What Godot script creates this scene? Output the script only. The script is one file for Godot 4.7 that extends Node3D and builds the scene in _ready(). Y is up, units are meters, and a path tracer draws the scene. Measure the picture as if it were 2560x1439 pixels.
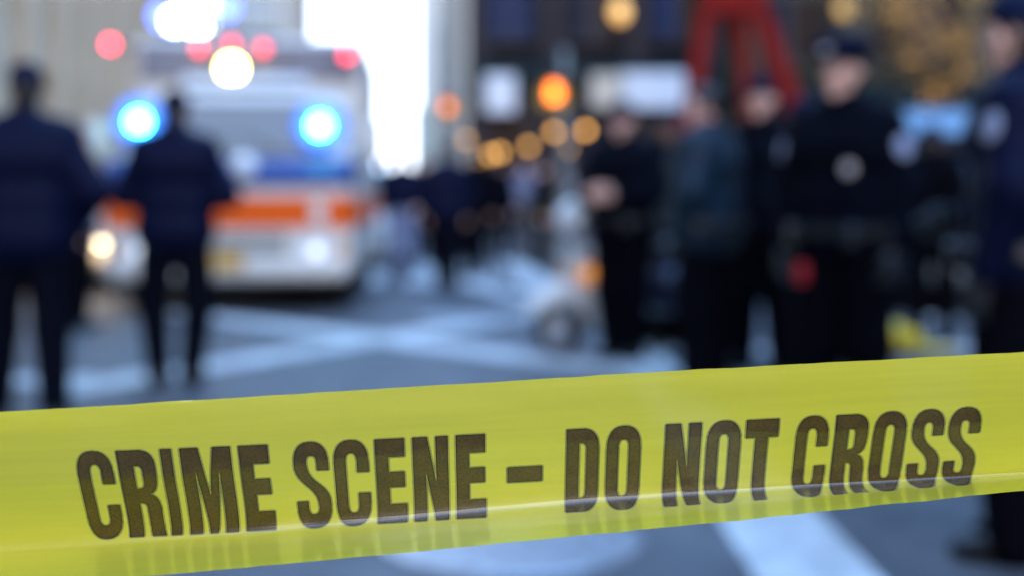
extends Node3D
# A taped-off city intersection in open shade: a yellow barrier tape in focus close to the lens, police officers,
# an ambulance and a street canyon far out of focus behind it.

const F := 3555.0          # focal length in photo pixels (photo 2560 x 1439)
const EYE := 1.156         # lens height above the road
const HORIZON := 487.0
const STREET := Vector3(-0.0928, 0, -1.0)   # the avenue runs along this direction
const NO := Vector3.ZERO

var rng := RandomNumberGenerator.new()
var M := {}
var used := {}
var head_shape := {}
var hand_shape := {}

# ---------------------------------------------------------------- small helpers
func spot(px: float, py: float, d: float) -> Vector3:   # a point of the place, d metres in front of the lens
	return Vector3((px - 1280.0) / F * d, EYE - (py - HORIZON) / F * d, -d)

func floor_at(px: float, d: float, y := 0.0) -> Vector3:
	return Vector3((px - 1280.0) / F * d, y, -d)

func lane(lateral: float, d: float, y := 0.0) -> Vector3:   # street coordinates: metres right of the lens axis line, metres ahead
	return Vector3(lateral - 0.0928 * d, y, -d)

func numbered(called: String) -> String:
	var n: int = used.get(called, 0)
	used[called] = n + 1
	return called if n == 0 else "%s_%03d" % [called, n]

func lin(r: float, g: float, b: float, a := 1.0) -> Color:
	var c := Color(r, g, b).linear_to_srgb()
	c.a = a
	return c

func mat(r: float, g: float, b: float, rough := 0.7, metal := 0.0, tex := "") -> StandardMaterial3D:
	var m := StandardMaterial3D.new()
	m.albedo_color = lin(r, g, b)
	m.roughness = rough
	m.metallic = metal
	if tex != "":
		m.albedo_texture = M[tex]
		m.uv1_triplanar = true
		m.uv1_world_triplanar = true
	return m

func glow(r: float, g: float, b: float, energy: float) -> StandardMaterial3D:
	var m := mat(minf(r, 0.8), minf(g, 0.8), minf(b, 0.8), 0.3)
	m.emission_enabled = true
	m.emission = lin(r, g, b)
	m.emission_energy_multiplier = energy
	return m

func noise_tex(freq: float, lo: float, hi: float, sd: int, size := 256) -> NoiseTexture2D:
	var n := FastNoiseLite.new()
	n.seed = sd
	n.frequency = freq
	n.fractal_octaves = 5
	var t := NoiseTexture2D.new()
	t.width = size
	t.height = size
	t.seamless = true
	t.noise = n
	var g := Gradient.new()
	g.set_color(0, Color(lo, lo, lo))
	g.set_color(1, Color(hi, hi, hi))
	t.color_ramp = g
	return t

func thing(called: String, label: String, category: String, at := NO, turn := 0.0, group := "") -> Node3D:
	var o := Node3D.new()
	o.name = numbered(called)
	add_child(o)
	o.position = at
	o.rotation.y = turn
	o.set_meta("label", label)
	o.set_meta("category", category)
	if group != "":
		o.set_meta("group", group)
	return o

func part(called: String, mesh: Mesh, m: Material, parent: Node, at := NO, turn := NO) -> MeshInstance3D:
	var o := MeshInstance3D.new()
	o.name = called if parent != self else numbered(called)
	o.mesh = mesh
	o.material_override = m
	o.position = at
	o.rotation = turn
	parent.add_child(o, true)
	return o

func struct(called: String, mesh: Mesh, m: Material, at := NO, turn := NO) -> MeshInstance3D:
	var o := part(called, mesh, m, self, at, turn)
	o.set_meta("kind", "structure")
	return o

func tag(o: Node, label: String, category: String, group := "") -> Node:
	o.set_meta("label", label)
	o.set_meta("category", category)
	if group != "":
		o.set_meta("group", group)
	return o

func omni(at: Vector3, c: Color, energy: float, size: float, reach := 30.0) -> void:
	var l := OmniLight3D.new()
	l.name = numbered("lamp_light")
	l.light_color = c
	l.light_energy = energy
	l.light_size = size
	l.omni_range = reach
	l.omni_attenuation = 2.0
	l.shadow_enabled = true
	l.position = at
	add_child(l)

# ---------------------------------------------------------------- mesh helpers
func bevel_box(s: Vector3, b := 0.02) -> ArrayMesh:   # box with chamfered edges, centred
	b = minf(b, minf(s.x, minf(s.y, s.z)) * 0.45)
	var h := s * 0.5
	var rings := []
	for k in [[-h.y, b], [-h.y + b, 0.0], [h.y - b, 0.0], [h.y, b]]:
		rings.append(round_rect(h.x - k[1], h.z - k[1], b, k[0]))
	return loft(rings)

func round_rect(hx: float, hz: float, b: float, y: float) -> PackedVector3Array:   # eight points round a y level
	return PackedVector3Array([Vector3(hx, y, -hz + b), Vector3(hx, y, hz - b), Vector3(hx - b, y, hz), Vector3(-hx + b, y, hz), Vector3(-hx, y, hz - b), Vector3(-hx, y, -hz + b), Vector3(-hx + b, y, -hz), Vector3(hx - b, y, -hz)])

func section(z: float, hw: float, y0: float, y1: float, b: float, tuck := 0.0) -> PackedVector3Array:   # a vehicle's cross-section at z; tuck narrows the top
	return PackedVector3Array([Vector3(hw, y0 + b, z), Vector3(hw, y0 + (y1 - y0) * 0.55, z), Vector3(hw - tuck, y1 - b, z), Vector3(hw - tuck - b, y1, z), Vector3(-hw + tuck + b, y1, z), Vector3(-hw + tuck, y1 - b, z), Vector3(-hw, y0 + (y1 - y0) * 0.55, z), Vector3(-hw, y0 + b, z), Vector3(-hw + b, y0, z), Vector3(hw - b, y0, z)])

func loft(rings: Array, caps := true, smooth := false) -> ArrayMesh:   # a closed skin over rings of equal point counts
	var st := SurfaceTool.new()
	st.begin(Mesh.PRIMITIVE_TRIANGLES)
	st.set_smooth_group(0 if smooth else -1)
	var n: int = rings[0].size()
	var c := NO
	for r in rings:
		for p in r:
			c += p
	c /= float(n * rings.size())
	for i in rings.size() - 1:
		for j in n:
			var a: Vector3 = rings[i][j]
			var b: Vector3 = rings[i][(j + 1) % n]
			var d: Vector3 = rings[i + 1][j]
			var e: Vector3 = rings[i + 1][(j + 1) % n]
			var mid := centre(rings[i])
			tri(st, a, b, e, mid)
			tri(st, a, e, d, mid)
	if caps:
		for i in [0, rings.size() - 1]:
			var mid := centre(rings[i])
			for j in n:
				tri(st, mid, rings[i][j], rings[i][(j + 1) % n], c)
	st.generate_normals()
	return st.commit()

func centre(r: PackedVector3Array) -> Vector3:
	var s := NO
	for p in r:
		s += p
	return s / float(r.size())

func tri(st: SurfaceTool, a: Vector3, b: Vector3, c: Vector3, inside: Vector3) -> void:   # clockwise seen from outside
	if (b - a).cross(c - a).dot((a + b + c) / 3.0 - inside) > 0.0:
		var t := b
		b = c
		c = t
	for p in [a, b, c]:
		st.set_uv(Vector2(p.x, p.y))
		st.add_vertex(p)

func bar(a: Vector3, b: Vector3, ra: float, rb: float, sides := 10) -> ArrayMesh:   # tapered round bar
	return tube(PackedVector3Array([a, b]), PackedFloat32Array([ra, rb]), sides)

func tube(path: PackedVector3Array, radii: PackedFloat32Array, sides := 10) -> ArrayMesh:
	var rings := []
	for i in path.size():
		var dir := (path[mini(i + 1, path.size() - 1)] - path[maxi(i - 1, 0)]).normalized()
		var side := dir.cross(Vector3.UP if absf(dir.y) < 0.9 else Vector3.RIGHT).normalized()
		var up := side.cross(dir)
		var r := PackedVector3Array()
		for k in sides:
			var t := TAU * k / sides
			r.append(path[i] + (side * cos(t) + up * sin(t)) * radii[i])
		rings.append(r)
	return loft(rings, true, true)

func lathe(profile: Array, sides := 28) -> ArrayMesh:   # profile of Vector2(radius, y), turned about y
	var rings := []
	for p in profile:
		var r := PackedVector3Array()
		for k in sides:
			var t := TAU * k / sides
			r.append(Vector3(cos(t) * p.x, p.y, sin(t) * p.x))
		rings.append(r)
	return loft(rings)

func sheet(corners: PackedVector3Array, up := Vector3.UP) -> ArrayMesh:   # a flat convex sheet facing up
	var st := SurfaceTool.new()
	st.begin(Mesh.PRIMITIVE_TRIANGLES)
	var c := centre(corners)
	for j in corners.size():
		var a := corners[j]
		var b := corners[(j + 1) % corners.size()]
		if (b - a).cross(c - a).dot(up) > 0.0:
			var t := a
			a = b
			b = t
		for p in [a, b, c]:
			st.set_normal(up)
			st.set_uv(Vector2(p.x, p.z))
			st.add_vertex(p)
	return st.commit()

func ball(r: float, squash := 1.0) -> SphereMesh:
	var s := SphereMesh.new()
	s.radius = r
	s.height = 2.0 * r * squash
	s.radial_segments = 20
	s.rings = 10
	return s

func disc(r: float, thick: float, sides := 24, b := 0.006) -> ArrayMesh:   # a coin facing +z
	var rings := []
	for k in [[r - b, -thick * 0.5], [r, -thick * 0.5 + b], [r, thick * 0.5 - b], [r - b, thick * 0.5]]:
		var p := PackedVector3Array()
		for i in sides:
			p.append(Vector3(cos(TAU * i / sides) * k[0], sin(TAU * i / sides) * k[0], k[1]))
		rings.append(p)
	return loft(rings)

# ---------------------------------------------------------------- soft bodies: distance field of tapered bones, meshed with surface nets
func blob(bones: Array, cell: float, k: float) -> Dictionary:
	var lo := Vector3(1e9, 1e9, 1e9)
	var hi := -lo
	for b in bones:
		var r: float = maxf(b[2], b[3]) + 2.5 * cell
		for e in 2:
			lo = lo.min(b[e] - Vector3(r, r, r))
			hi = hi.max(b[e] + Vector3(r, r, r))
	var nx := int((hi.x - lo.x) / cell) + 2
	var ny := int((hi.y - lo.y) / cell) + 2
	var nz := int((hi.z - lo.z) / cell) + 2
	var f := PackedFloat32Array()
	f.resize(nx * ny * nz)
	f.fill(1.0)
	for b in bones:
		var pa: Vector3 = b[0]
		var pb: Vector3 = b[1]
		var ra: float = b[2]
		var dr: float = b[3] - b[2]
		var reach: float = maxf(b[2], b[3]) + k + 2.0 * cell
		var rv := Vector3(reach, reach, reach)
		var l := ((pa.min(pb) - rv - lo) / cell).floor().max(NO)
		var h := ((pa.max(pb) + rv - lo) / cell).ceil()
		var ab := pb - pa
		var inv: float = 1.0 / maxf(ab.length_squared(), 1e-9)
		for z in range(int(l.z), mini(int(h.z) + 1, nz)):
			for y in range(int(l.y), mini(int(h.y) + 1, ny)):
				var at := (z * ny + y) * nx
				for x in range(int(l.x), mini(int(h.x) + 1, nx)):
					var p := lo + Vector3(x, y, z) * cell - pa
					var t: float = clampf(p.dot(ab) * inv, 0.0, 1.0)
					var d: float = (p - ab * t).length() - ra - dr * t
					var o: float = f[at + x]
					var w: float = maxf(k - absf(d - o), 0.0)
					f[at + x] = minf(d, o) - w * w * 0.25 / k
	var ids := PackedInt32Array()
	ids.resize(nx * ny * nz)
	ids.fill(-1)
	var verts := PackedVector3Array()
	var offs := [0, 1, nx, nx + 1, nx * ny, nx * ny + 1, nx * ny + nx, nx * ny + nx + 1]
	var edges := [[0, 1], [2, 3], [4, 5], [6, 7], [0, 2], [1, 3], [4, 6], [5, 7], [0, 4], [1, 5], [2, 6], [3, 7]]
	var index := PackedInt32Array()
	var sy := nx
	var sz := nx * ny
	for z in nz - 1:
		for y in ny - 1:
			var row := (z * ny + y) * nx
			for x in nx - 1:
				var at := row + x
				var c := 0
				if f[at] < 0.0: c += 1
				if f[at + 1] < 0.0: c += 1
				if f[at + sy] < 0.0: c += 1
				if f[at + sy + 1] < 0.0: c += 1
				if f[at + sz] < 0.0: c += 1
				if f[at + sz + 1] < 0.0: c += 1
				if f[at + sz + sy] < 0.0: c += 1
				if f[at + sz + sy + 1] < 0.0: c += 1
				if c == 0 or c == 8:
					continue
				var sum := NO
				var n := 0
				for e in edges:
					var da: float = f[at + offs[e[0]]]
					var db: float = f[at + offs[e[1]]]
					if (da < 0.0) != (db < 0.0):
						var t: float = da / (da - db)
						var i0: int = e[0]
						var i1: int = e[1]
						sum += Vector3(i0 & 1, (i0 >> 1) & 1, i0 >> 2).lerp(Vector3(i1 & 1, (i1 >> 1) & 1, i1 >> 2), t)
						n += 1
				ids[at] = verts.size()
				verts.append(lo + (Vector3(x, y, z) + sum / n) * cell)
				if x > 0 and y > 0 and z > 0:
					var neg: bool = f[at] < 0.0
					if neg != (f[at + 1] < 0.0):
						quad(index, ids[at], ids[at - sy], ids[at - sy - sz], ids[at - sz], neg)
					if neg != (f[at + sy] < 0.0):
						quad(index, ids[at], ids[at - sz], ids[at - sz - 1], ids[at - 1], neg)
					if neg != (f[at + sz] < 0.0):
						quad(index, ids[at], ids[at - 1], ids[at - 1 - sy], ids[at - sy], neg)
	var normals := PackedVector3Array()
	normals.resize(verts.size())
	for i in range(0, index.size(), 3):
		var nrm := (verts[index[i + 2]] - verts[index[i]]).cross(verts[index[i + 1]] - verts[index[i]])
		normals[index[i]] += nrm
		normals[index[i + 1]] += nrm
		normals[index[i + 2]] += nrm
	for i in normals.size():
		normals[i] = normals[i].normalized()
	return {"v": verts, "n": normals, "i": index}

func quad(index: PackedInt32Array, a: int, b: int, c: int, d: int, neg: bool) -> void:
	if a < 0 or b < 0 or c < 0 or d < 0:
		return
	if neg:
		index.append_array(PackedInt32Array([a, c, b, a, d, c]))
	else:
		index.append_array(PackedInt32Array([a, b, c, a, c, d]))

func skin_mesh(d: Dictionary) -> ArrayMesh:
	var a := []
	a.resize(Mesh.ARRAY_MAX)
	a[Mesh.ARRAY_VERTEX] = d.v
	a[Mesh.ARRAY_NORMAL] = d.n
	a[Mesh.ARRAY_INDEX] = d.i
	if d.has("c"):
		a[Mesh.ARRAY_COLOR] = d.c
	var m := ArrayMesh.new()
	m.add_surface_from_arrays(Mesh.PRIMITIVE_TRIANGLES, a)
	return m

func soft(bones: Array, cell: float, k: float) -> ArrayMesh:
	return skin_mesh(blob(bones, cell, k))

func join(into: Dictionary, d: Dictionary, t: Transform3D, tint: Color, marks := {}) -> void:
	var base: int = into.v.size()
	var flip := t.basis.determinant() < 0.0
	for i in d.v.size():
		into.v.append(t * d.v[i])
		into.n.append((t.basis * d.n[i]).normalized())
		into.c.append(tint * marks[i] if marks.has(i) else tint)
	for i in range(0, d.i.size(), 3):
		into.i.append(base + d.i[i])
		into.i.append(base + d.i[i + (2 if flip else 1)])
		into.i.append(base + d.i[i + (1 if flip else 2)])

func V(x: float, y: float, z: float) -> Vector3:
	return Vector3(x, y, z)

func make_head() -> void:   # eye level is the origin; the face looks along +z
	var b := []
	b.append([V(0, 0.035, -0.03), V(0, 0.04, 0.02), 0.078, 0.07])
	b.append([V(0, -0.03, -0.03), V(0, -0.01, 0.035), 0.06, 0.052])
	b.append([V(0, -0.06, 0.03), V(0, -0.092, 0.062), 0.046, 0.026])
	b.append([V(0, 0.005, 0.082), V(0, -0.028, 0.102), 0.009, 0.012])
	b.append([V(-0.014, -0.032, 0.09), V(0.014, -0.032, 0.09), 0.009, 0.009])
	b.append([V(-0.02, -0.06, 0.078), V(0.02, -0.06, 0.078), 0.01, 0.01])
	b.append([V(0, -0.07, -0.01), V(0, -0.17, -0.03), 0.05, 0.055])
	for s in [-1, 1]:
		b.append([V(0.05 * s, 0.02, 0.055), V(0.018 * s, 0.022, 0.08), 0.014, 0.013])
		b.append([V(0.05 * s, -0.02, 0.045), V(0.035 * s, -0.03, 0.06), 0.022, 0.02])
		b.append([V(0.074 * s, 0.01, -0.012), V(0.07 * s, -0.025, -0.006), 0.014, 0.01])
		b.append([V(0.082 * s, 0.012, -0.022), V(0.078 * s, -0.015, -0.018), 0.01, 0.008])
		b.append([V(0.03 * s, 0.0, 0.072), V(0.03 * s, 0.0, 0.073), 0.0125, 0.0125])
	head_shape = blob(b, 0.0065, 0.014)
	var marks := {}
	for i in head_shape.v.size():
		var p: Vector3 = head_shape.v[i]
		if p.z > 0.06:
			var e := Vector2(absf(p.x) - 0.03, p.y)
			if Vector2(e.x * 0.7, e.y * 1.4).length() < 0.008:
				marks[i] = Color(0.25, 0.3, 0.35)
			elif absf(p.y - 0.026) < 0.006 and absf(p.x) < 0.055 and absf(p.x) > 0.014:
				marks[i] = Color(0.3, 0.28, 0.28)
			elif absf(p.y + 0.06) < 0.008 and absf(p.x) < 0.025:
				marks[i] = Color(0.9, 0.62, 0.6)
	head_shape.marks = marks

func make_hand() -> void:   # wrist at the origin, fingers hang along -y and curl, thumb towards +z
	var b := []
	b.append([V(0, 0.03, 0), V(0, -0.02, 0), 0.026, 0.026])
	for k in 4:
		var z := 0.03 - 0.02 * k
		b.append([V(0, -0.015, z * 0.5), V(0, -0.088, z), 0.017, 0.013])
	var lens := [0.088, 0.098, 0.092, 0.074]
	for k in 4:
		var z := 0.032 - 0.0215 * k
		var p := V(0, -0.09, z)
		var ang := 0.25 + 0.06 * k
		for s in 3:
			var l: float = lens[k] * [0.42, 0.33, 0.25][s]
			var q := p + V(sin(ang), -cos(ang), 0.03 * (1.5 - k)) * l
			b.append([p, q, 0.0095 - 0.0008 * s, 0.009 - 0.0008 * s])
			p = q
			ang += 0.42
	b.append([V(0.006, -0.025, 0.022), V(0.018, -0.058, 0.05), 0.015, 0.011])
	b.append([V(0.018, -0.058, 0.05), V(0.03, -0.09, 0.056), 0.0105, 0.0095])
	b.append([V(0.03, -0.09, 0.056), V(0.042, -0.11, 0.05), 0.009, 0.008])
	hand_shape = blob(b, 0.0042, 0.006)

# ---------------------------------------------------------------- people
const ARMS := {
	"down": [[0.255, 1.17, -0.03], [0.265, 0.91, 0.06]],
	"pocket": [[0.31, 1.17, -0.07], [0.215, 0.96, 0.1]],
	"front": [[0.29, 1.15, 0.0], [0.06, 1.09, 0.25]],
	"clasp": [[0.27, 1.17, 0.02], [0.045, 1.16, 0.28]],
	"bent": [[0.27, 1.16, 0.0], [0.2, 1.08, 0.24]],
}

func person(called: String, label: String, group: String, at: Vector3, turn: float, o: Dictionary) -> Node3D:
	var t := thing(called, label, "person", at, turn, group)
	var cell: float = o.get("cell", 0.019)
	var bulk: float = o.get("bulk", 0.0)
	var st: float = o.get("stance", 0.03)
	var stride: float = o.get("stride", 0.0)
	var hem: float = o.get("hem", 0.86)
	var sc: float = o.get("height", 1.8) / 1.8
	var arms = o.get("arms", ["down", "down"])
	var skin: Color = o.get("skin", Color(0.8, 0.46, 0.35))
	var nod: float = o.get("nod", 0.0)
	var look: float = o.get("look", 0.0)
	var body := []
	var coat := []
	var legs := []
	var shoes := []
	body.append([V(-0.06, 0.96, 0), V(0.06, 0.96, 0), 0.105, 0.105])
	body.append([V(-0.05, 1.12, 0), V(0.05, 1.12, 0), 0.095, 0.095])
	body.append([V(-0.08, 1.33, 0), V(0.08, 1.33, 0), 0.11, 0.11])
	body.append([V(-0.15, 1.44, -0.01), V(0.15, 1.44, -0.01), 0.06, 0.06])
	body.append([V(0, 1.42, -0.01), V(0, 1.58, 0.0), 0.06, 0.05])
	coat.append([V(-0.1, 1.33, 0), V(0.1, 1.33, 0), 0.135 + bulk, 0.135 + bulk])
	coat.append([V(-0.14, 1.41, -0.01), V(0.14, 1.41, -0.01), 0.09 + bulk * 0.6, 0.09 + bulk * 0.6])
	coat.append([V(-0.085, 1.12, 0), V(0.085, 1.12, 0), 0.13 + bulk, 0.13 + bulk])
	coat.append([V(-0.08, hem + 0.1, 0), V(0.08, hem + 0.1, 0), 0.142 + bulk, 0.142 + bulk])
	coat.append([V(0, 1.46, -0.01), V(0, 1.53 + o.get("collar", 0.0), -0.005), 0.095, 0.074])
	for s in [-1, 1]:
		coat.append([V(0, 1.495, -0.015), V(0.17 * s, 1.425, -0.015), 0.085, 0.085 + bulk * 0.5])
	legs.append([V(-0.07, 0.95, 0), V(0.07, 0.95, 0), 0.125, 0.125])
	var hands := []
	for s in [-1, 1]:
		var side: float = s
		var fwd := stride * side
		var hip := V(0.095 * s, 0.92, 0)
		var knee := V((0.1 + st * 0.5 + o.get("knees", 0.0)) * s, 0.5, fwd * 0.55 + 0.02)
		var ankle := V((0.1 + st) * s, 0.09, fwd)
		body.append([hip, knee, 0.078, 0.05])
		body.append([knee, ankle, 0.05, 0.036])
		body.append([ankle, ankle + V(0.02 * s, -0.04, 0.13), 0.036, 0.03])
		var baggy: float = o.get("baggy", 0.012)
		legs.append([hip, knee, 0.107 + baggy, 0.08 + baggy])
		legs.append([knee, ankle + V(0, -0.02, 0), 0.08 + baggy, 0.066 + baggy * 0.6])
		var shoe := [[ankle + V(0, -0.025, -0.03), ankle + V(0.01 * s, -0.04, 0.08), 0.052, 0.046], [ankle + V(0.01 * s, -0.045, 0.08), ankle + V(0.025 * s, -0.05, 0.165), 0.045, 0.036], [ankle + V(0, -0.045, -0.045), ankle + V(0, 0.05, 0), 0.044, 0.05]]
		shoes.append(shoe)
		var pose = ARMS[arms[(s + 1) / 2]]
		var e := V(pose[0][0] * s, pose[0][1], pose[0][2])
		var w := V(pose[1][0] * s, pose[1][1], pose[1][2])
		var sh := V(0.18 * s, 1.42, -0.01)
		e.x += bulk * 0.8 * s
		body.append([sh, e, 0.052, 0.042])
		body.append([e, w, 0.042, 0.028])
		coat.append([sh, e, 0.078 + bulk * 0.5, 0.07 + bulk * 0.4])
		coat.append([e, e.lerp(w, 0.93), 0.07 + bulk * 0.3, 0.052])
		hands.append([e, w, s])
	var d := blob(body, maxf(cell, 0.02), 0.05)
	d.c = PackedColorArray()
	d.c.resize(d.v.size())
	d.c.fill(skin)
	var ht := Transform3D(Basis(Vector3.UP, look) * Basis(Vector3.RIGHT, nod), V(0, 1.668, 0.02))
	join(d, head_shape, ht, skin, head_shape.marks)
	for h in hands:
		var dir: Vector3 = (h[1] - h[0]).normalized()
		var up := Vector3.UP if dir.z > 0.3 else V(0, 0, 1)
		var z := (up - dir * dir.dot(up)).normalized()
		var y := -dir
		var x := y.cross(z)
		var b := Basis(x, y, z)
		if x.x * h[2] > 0.0:   # palms face the body
			b.x = -b.x
		join(d, hand_shape, Transform3D(b, h[1]), Color(0.012, 0.012, 0.014) if o.get("gloves", false) else skin)
	part("body", skin_mesh(d), M.skin, t)
	var jk := part("jacket", soft(coat, cell, 0.045), o.coat, t)
	part("trousers", soft(legs, cell, 0.03), o.legs, t)
	for k in 2:
		part("shoe", soft(shoes[k], minf(cell, 0.016), 0.02), M.leather, t)
	# head wear sits on the turned head
	var hb := ht.basis
	var hm: Material = o.get("hat_m", M.navy_cap)
	match o.get("hat", "hair"):
		"peaked":
			var cap := part("cap", lathe([Vector2(0.088, 0.035), Vector2(0.096, 0.04), Vector2(0.098, 0.085), Vector2(0.145, 0.115), Vector2(0.15, 0.128), Vector2(0.12, 0.15), Vector2(0.05, 0.162), Vector2(0.01, 0.164)]), hm, t, ht.origin)
			cap.basis = hb
			cap.position = ht * V(0, 0, -0.008)
			var vis := PackedVector3Array()
			var vis2 := PackedVector3Array()
			for k in 13:
				var a := PI * k / 12.0
				vis.append(V(cos(a) * 0.092, 0.042 - sin(a) * 0.012, 0.03 + sin(a) * 0.115))
				vis2.append(V(cos(a) * 0.09, 0.05 - sin(a) * 0.01, 0.03 + sin(a) * 0.112))
			part("visor", loft([vis, vis2]), M.leather, cap)
			part("cap_badge", disc(0.028, 0.01, 12), M.silver, cap, V(0, 0.1, 0.128), V(-0.5, 0, 0))
		"cap":
			var cap := part("cap", soft([[V(0, 0.05, -0.03), V(0, 0.055, 0.02), 0.086, 0.08]], 0.011, 0.01), hm, t)
			cap.basis = hb
			cap.position = ht * V(0, 0.012, 0)
			part("visor", soft([[V(-0.04, 0.04, 0.09), V(0.04, 0.04, 0.09), 0.01, 0.01], [V(-0.03, 0.035, 0.12), V(0.03, 0.035, 0.12), 0.008, 0.008], [V(-0.02, 0.031, 0.148), V(0.02, 0.031, 0.148), 0.007, 0.007]], 0.007, 0.025), hm, cap)
		"knit":
			var cap := part("knit_cap", soft([[V(0, 0.045, -0.032), V(0, 0.06, 0.015), 0.09, 0.08], [V(0, 0.02, -0.045), V(0, 0.03, -0.03), 0.075, 0.08]], 0.011, 0.02), hm, t)
			cap.basis = hb
			cap.position = ht.origin
		"none":
			pass
		_:
			var hair := part("hair", soft([[V(0, 0.05, -0.035), V(0, 0.062, 0.012), 0.083, 0.072], [V(0, -0.01, -0.055), V(0, 0.03, -0.04), 0.058, 0.07], [V(-0.045, 0.03, -0.02), V(0.045, 0.03, -0.02), 0.05, 0.05]], 0.011, 0.02), o.get("hair_m", M.dark_hair), t)
			hair.basis = hb
			hair.position = ht.origin
	if o.get("hat", "hair") in ["peaked", "cap", "knit"]:
		var under := part("hair", soft([[V(0, 0.0, -0.05), V(0, 0.03, -0.045), 0.06, 0.068], [V(0, -0.075, -0.035), V(0, 0.0, -0.05), 0.062, 0.068], [V(-0.07, 0.02, -0.025), V(0.07, 0.02, -0.025), 0.026, 0.026]], 0.011, 0.02), M.dark_hair, t)
		under.basis = hb
		under.position = ht.origin
	if o.get("belt", false):
		var ring := []
		for k in [[0.0, 0.955], [0.014, 0.957], [0.014, 1.005], [0.0, 1.007]]:
			var p := PackedVector3Array()
			for i in 28:
				var a := TAU * i / 28
				p.append(V((0.232 + bulk + k[0]) * cos(a), k[1], (0.155 + bulk + k[0]) * sin(a)))
			ring.append(p)
		var belt := part("belt", loft(ring), M.leather, t)
		for a in [0.5, 1.1, 2.2, 2.9, 4.0, 5.4]:
			part("pouch", bevel_box(V(0.07, 0.1, 0.045), 0.012), M.leather, belt, V((0.255 + bulk) * cos(a), 0.96, (0.18 + bulk) * sin(a)), V(0, PI / 2 - a, 0))
	for s in o.get("patches", []):
		var pose = ARMS[arms[(int(s) + 1) / 2]]
		var q := V(0.18 * s, 1.42, -0.01).lerp(V((pose[0][0] + bulk * 0.8) * s, pose[0][1], pose[0][2]), o.get("patch_down", 0.4))
		var n := V(0.82 * s, 0.2, 0.55).normalized()
		var pt := part("shoulder_patch", disc(0.045, 0.012, 16), M.patch, t)
		pt.basis = Basis.looking_at(-n).scaled_local(V(0.9, 1.1, 1))
		pt.position = q + n * (0.079 + bulk * 0.5)
		part("emblem", disc(0.028, 0.008, 12), M.emblem, pt, V(0, 0, 0.007))
	if o.has("badge"):
		var bd := part("badge", disc(0.03, 0.012, 10), M.gold, t, V(o.badge, 1.245, 0.142 + bulk), V(-0.1, 0, 0))
		part("badge_number", disc(0.016, 0.008, 10), M.silver, bd, V(0, 0, 0.007))
	t.scale = Vector3.ONE * sc
	return t

# ---------------------------------------------------------------- the barrier tape
func along(table: Array, x: float) -> float:   # piecewise-linear lookup, carried on straight past both ends
	var i := 0
	while i < table.size() - 2 and x > table[i + 1][0]:
		i += 1
	var a = table[i]
	var b = table[i + 1]
	return lerpf(a[1], b[1], (x - a[0]) / (b[0] - a[0]))

func smoothly(table: Array, x: float) -> float:   # the same without corners
	var sum := 0.0
	for i in 9:
		sum += along(table, x + (i - 4) * 90.0)
	return sum / 9.0

func arc(p: PackedVector2Array, cx: float, cy: float, rx: float, ry: float, a0: float, a1: float, n := 12) -> void:
	for i in n + 1:
		var t := deg_to_rad(lerpf(a0, a1, float(i) / n))
		p.append(Vector2(cx + rx * signf(cos(t)) * pow(absf(cos(t)), 0.82), cy - ry * signf(sin(t)) * pow(absf(sin(t)), 0.82)))

func bend(p: PackedVector2Array, a: Vector2, b: Vector2, c: Vector2, d: Vector2) -> void:
	for i in 13:
		p.append(a.bezier_interpolate(b, c, d, i / 12.0))

func poly(points: Array) -> PackedVector2Array:
	var p := PackedVector2Array()
	for i in range(0, points.size(), 2):
		p.append(Vector2(points[i], points[i + 1]))
	return p

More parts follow.
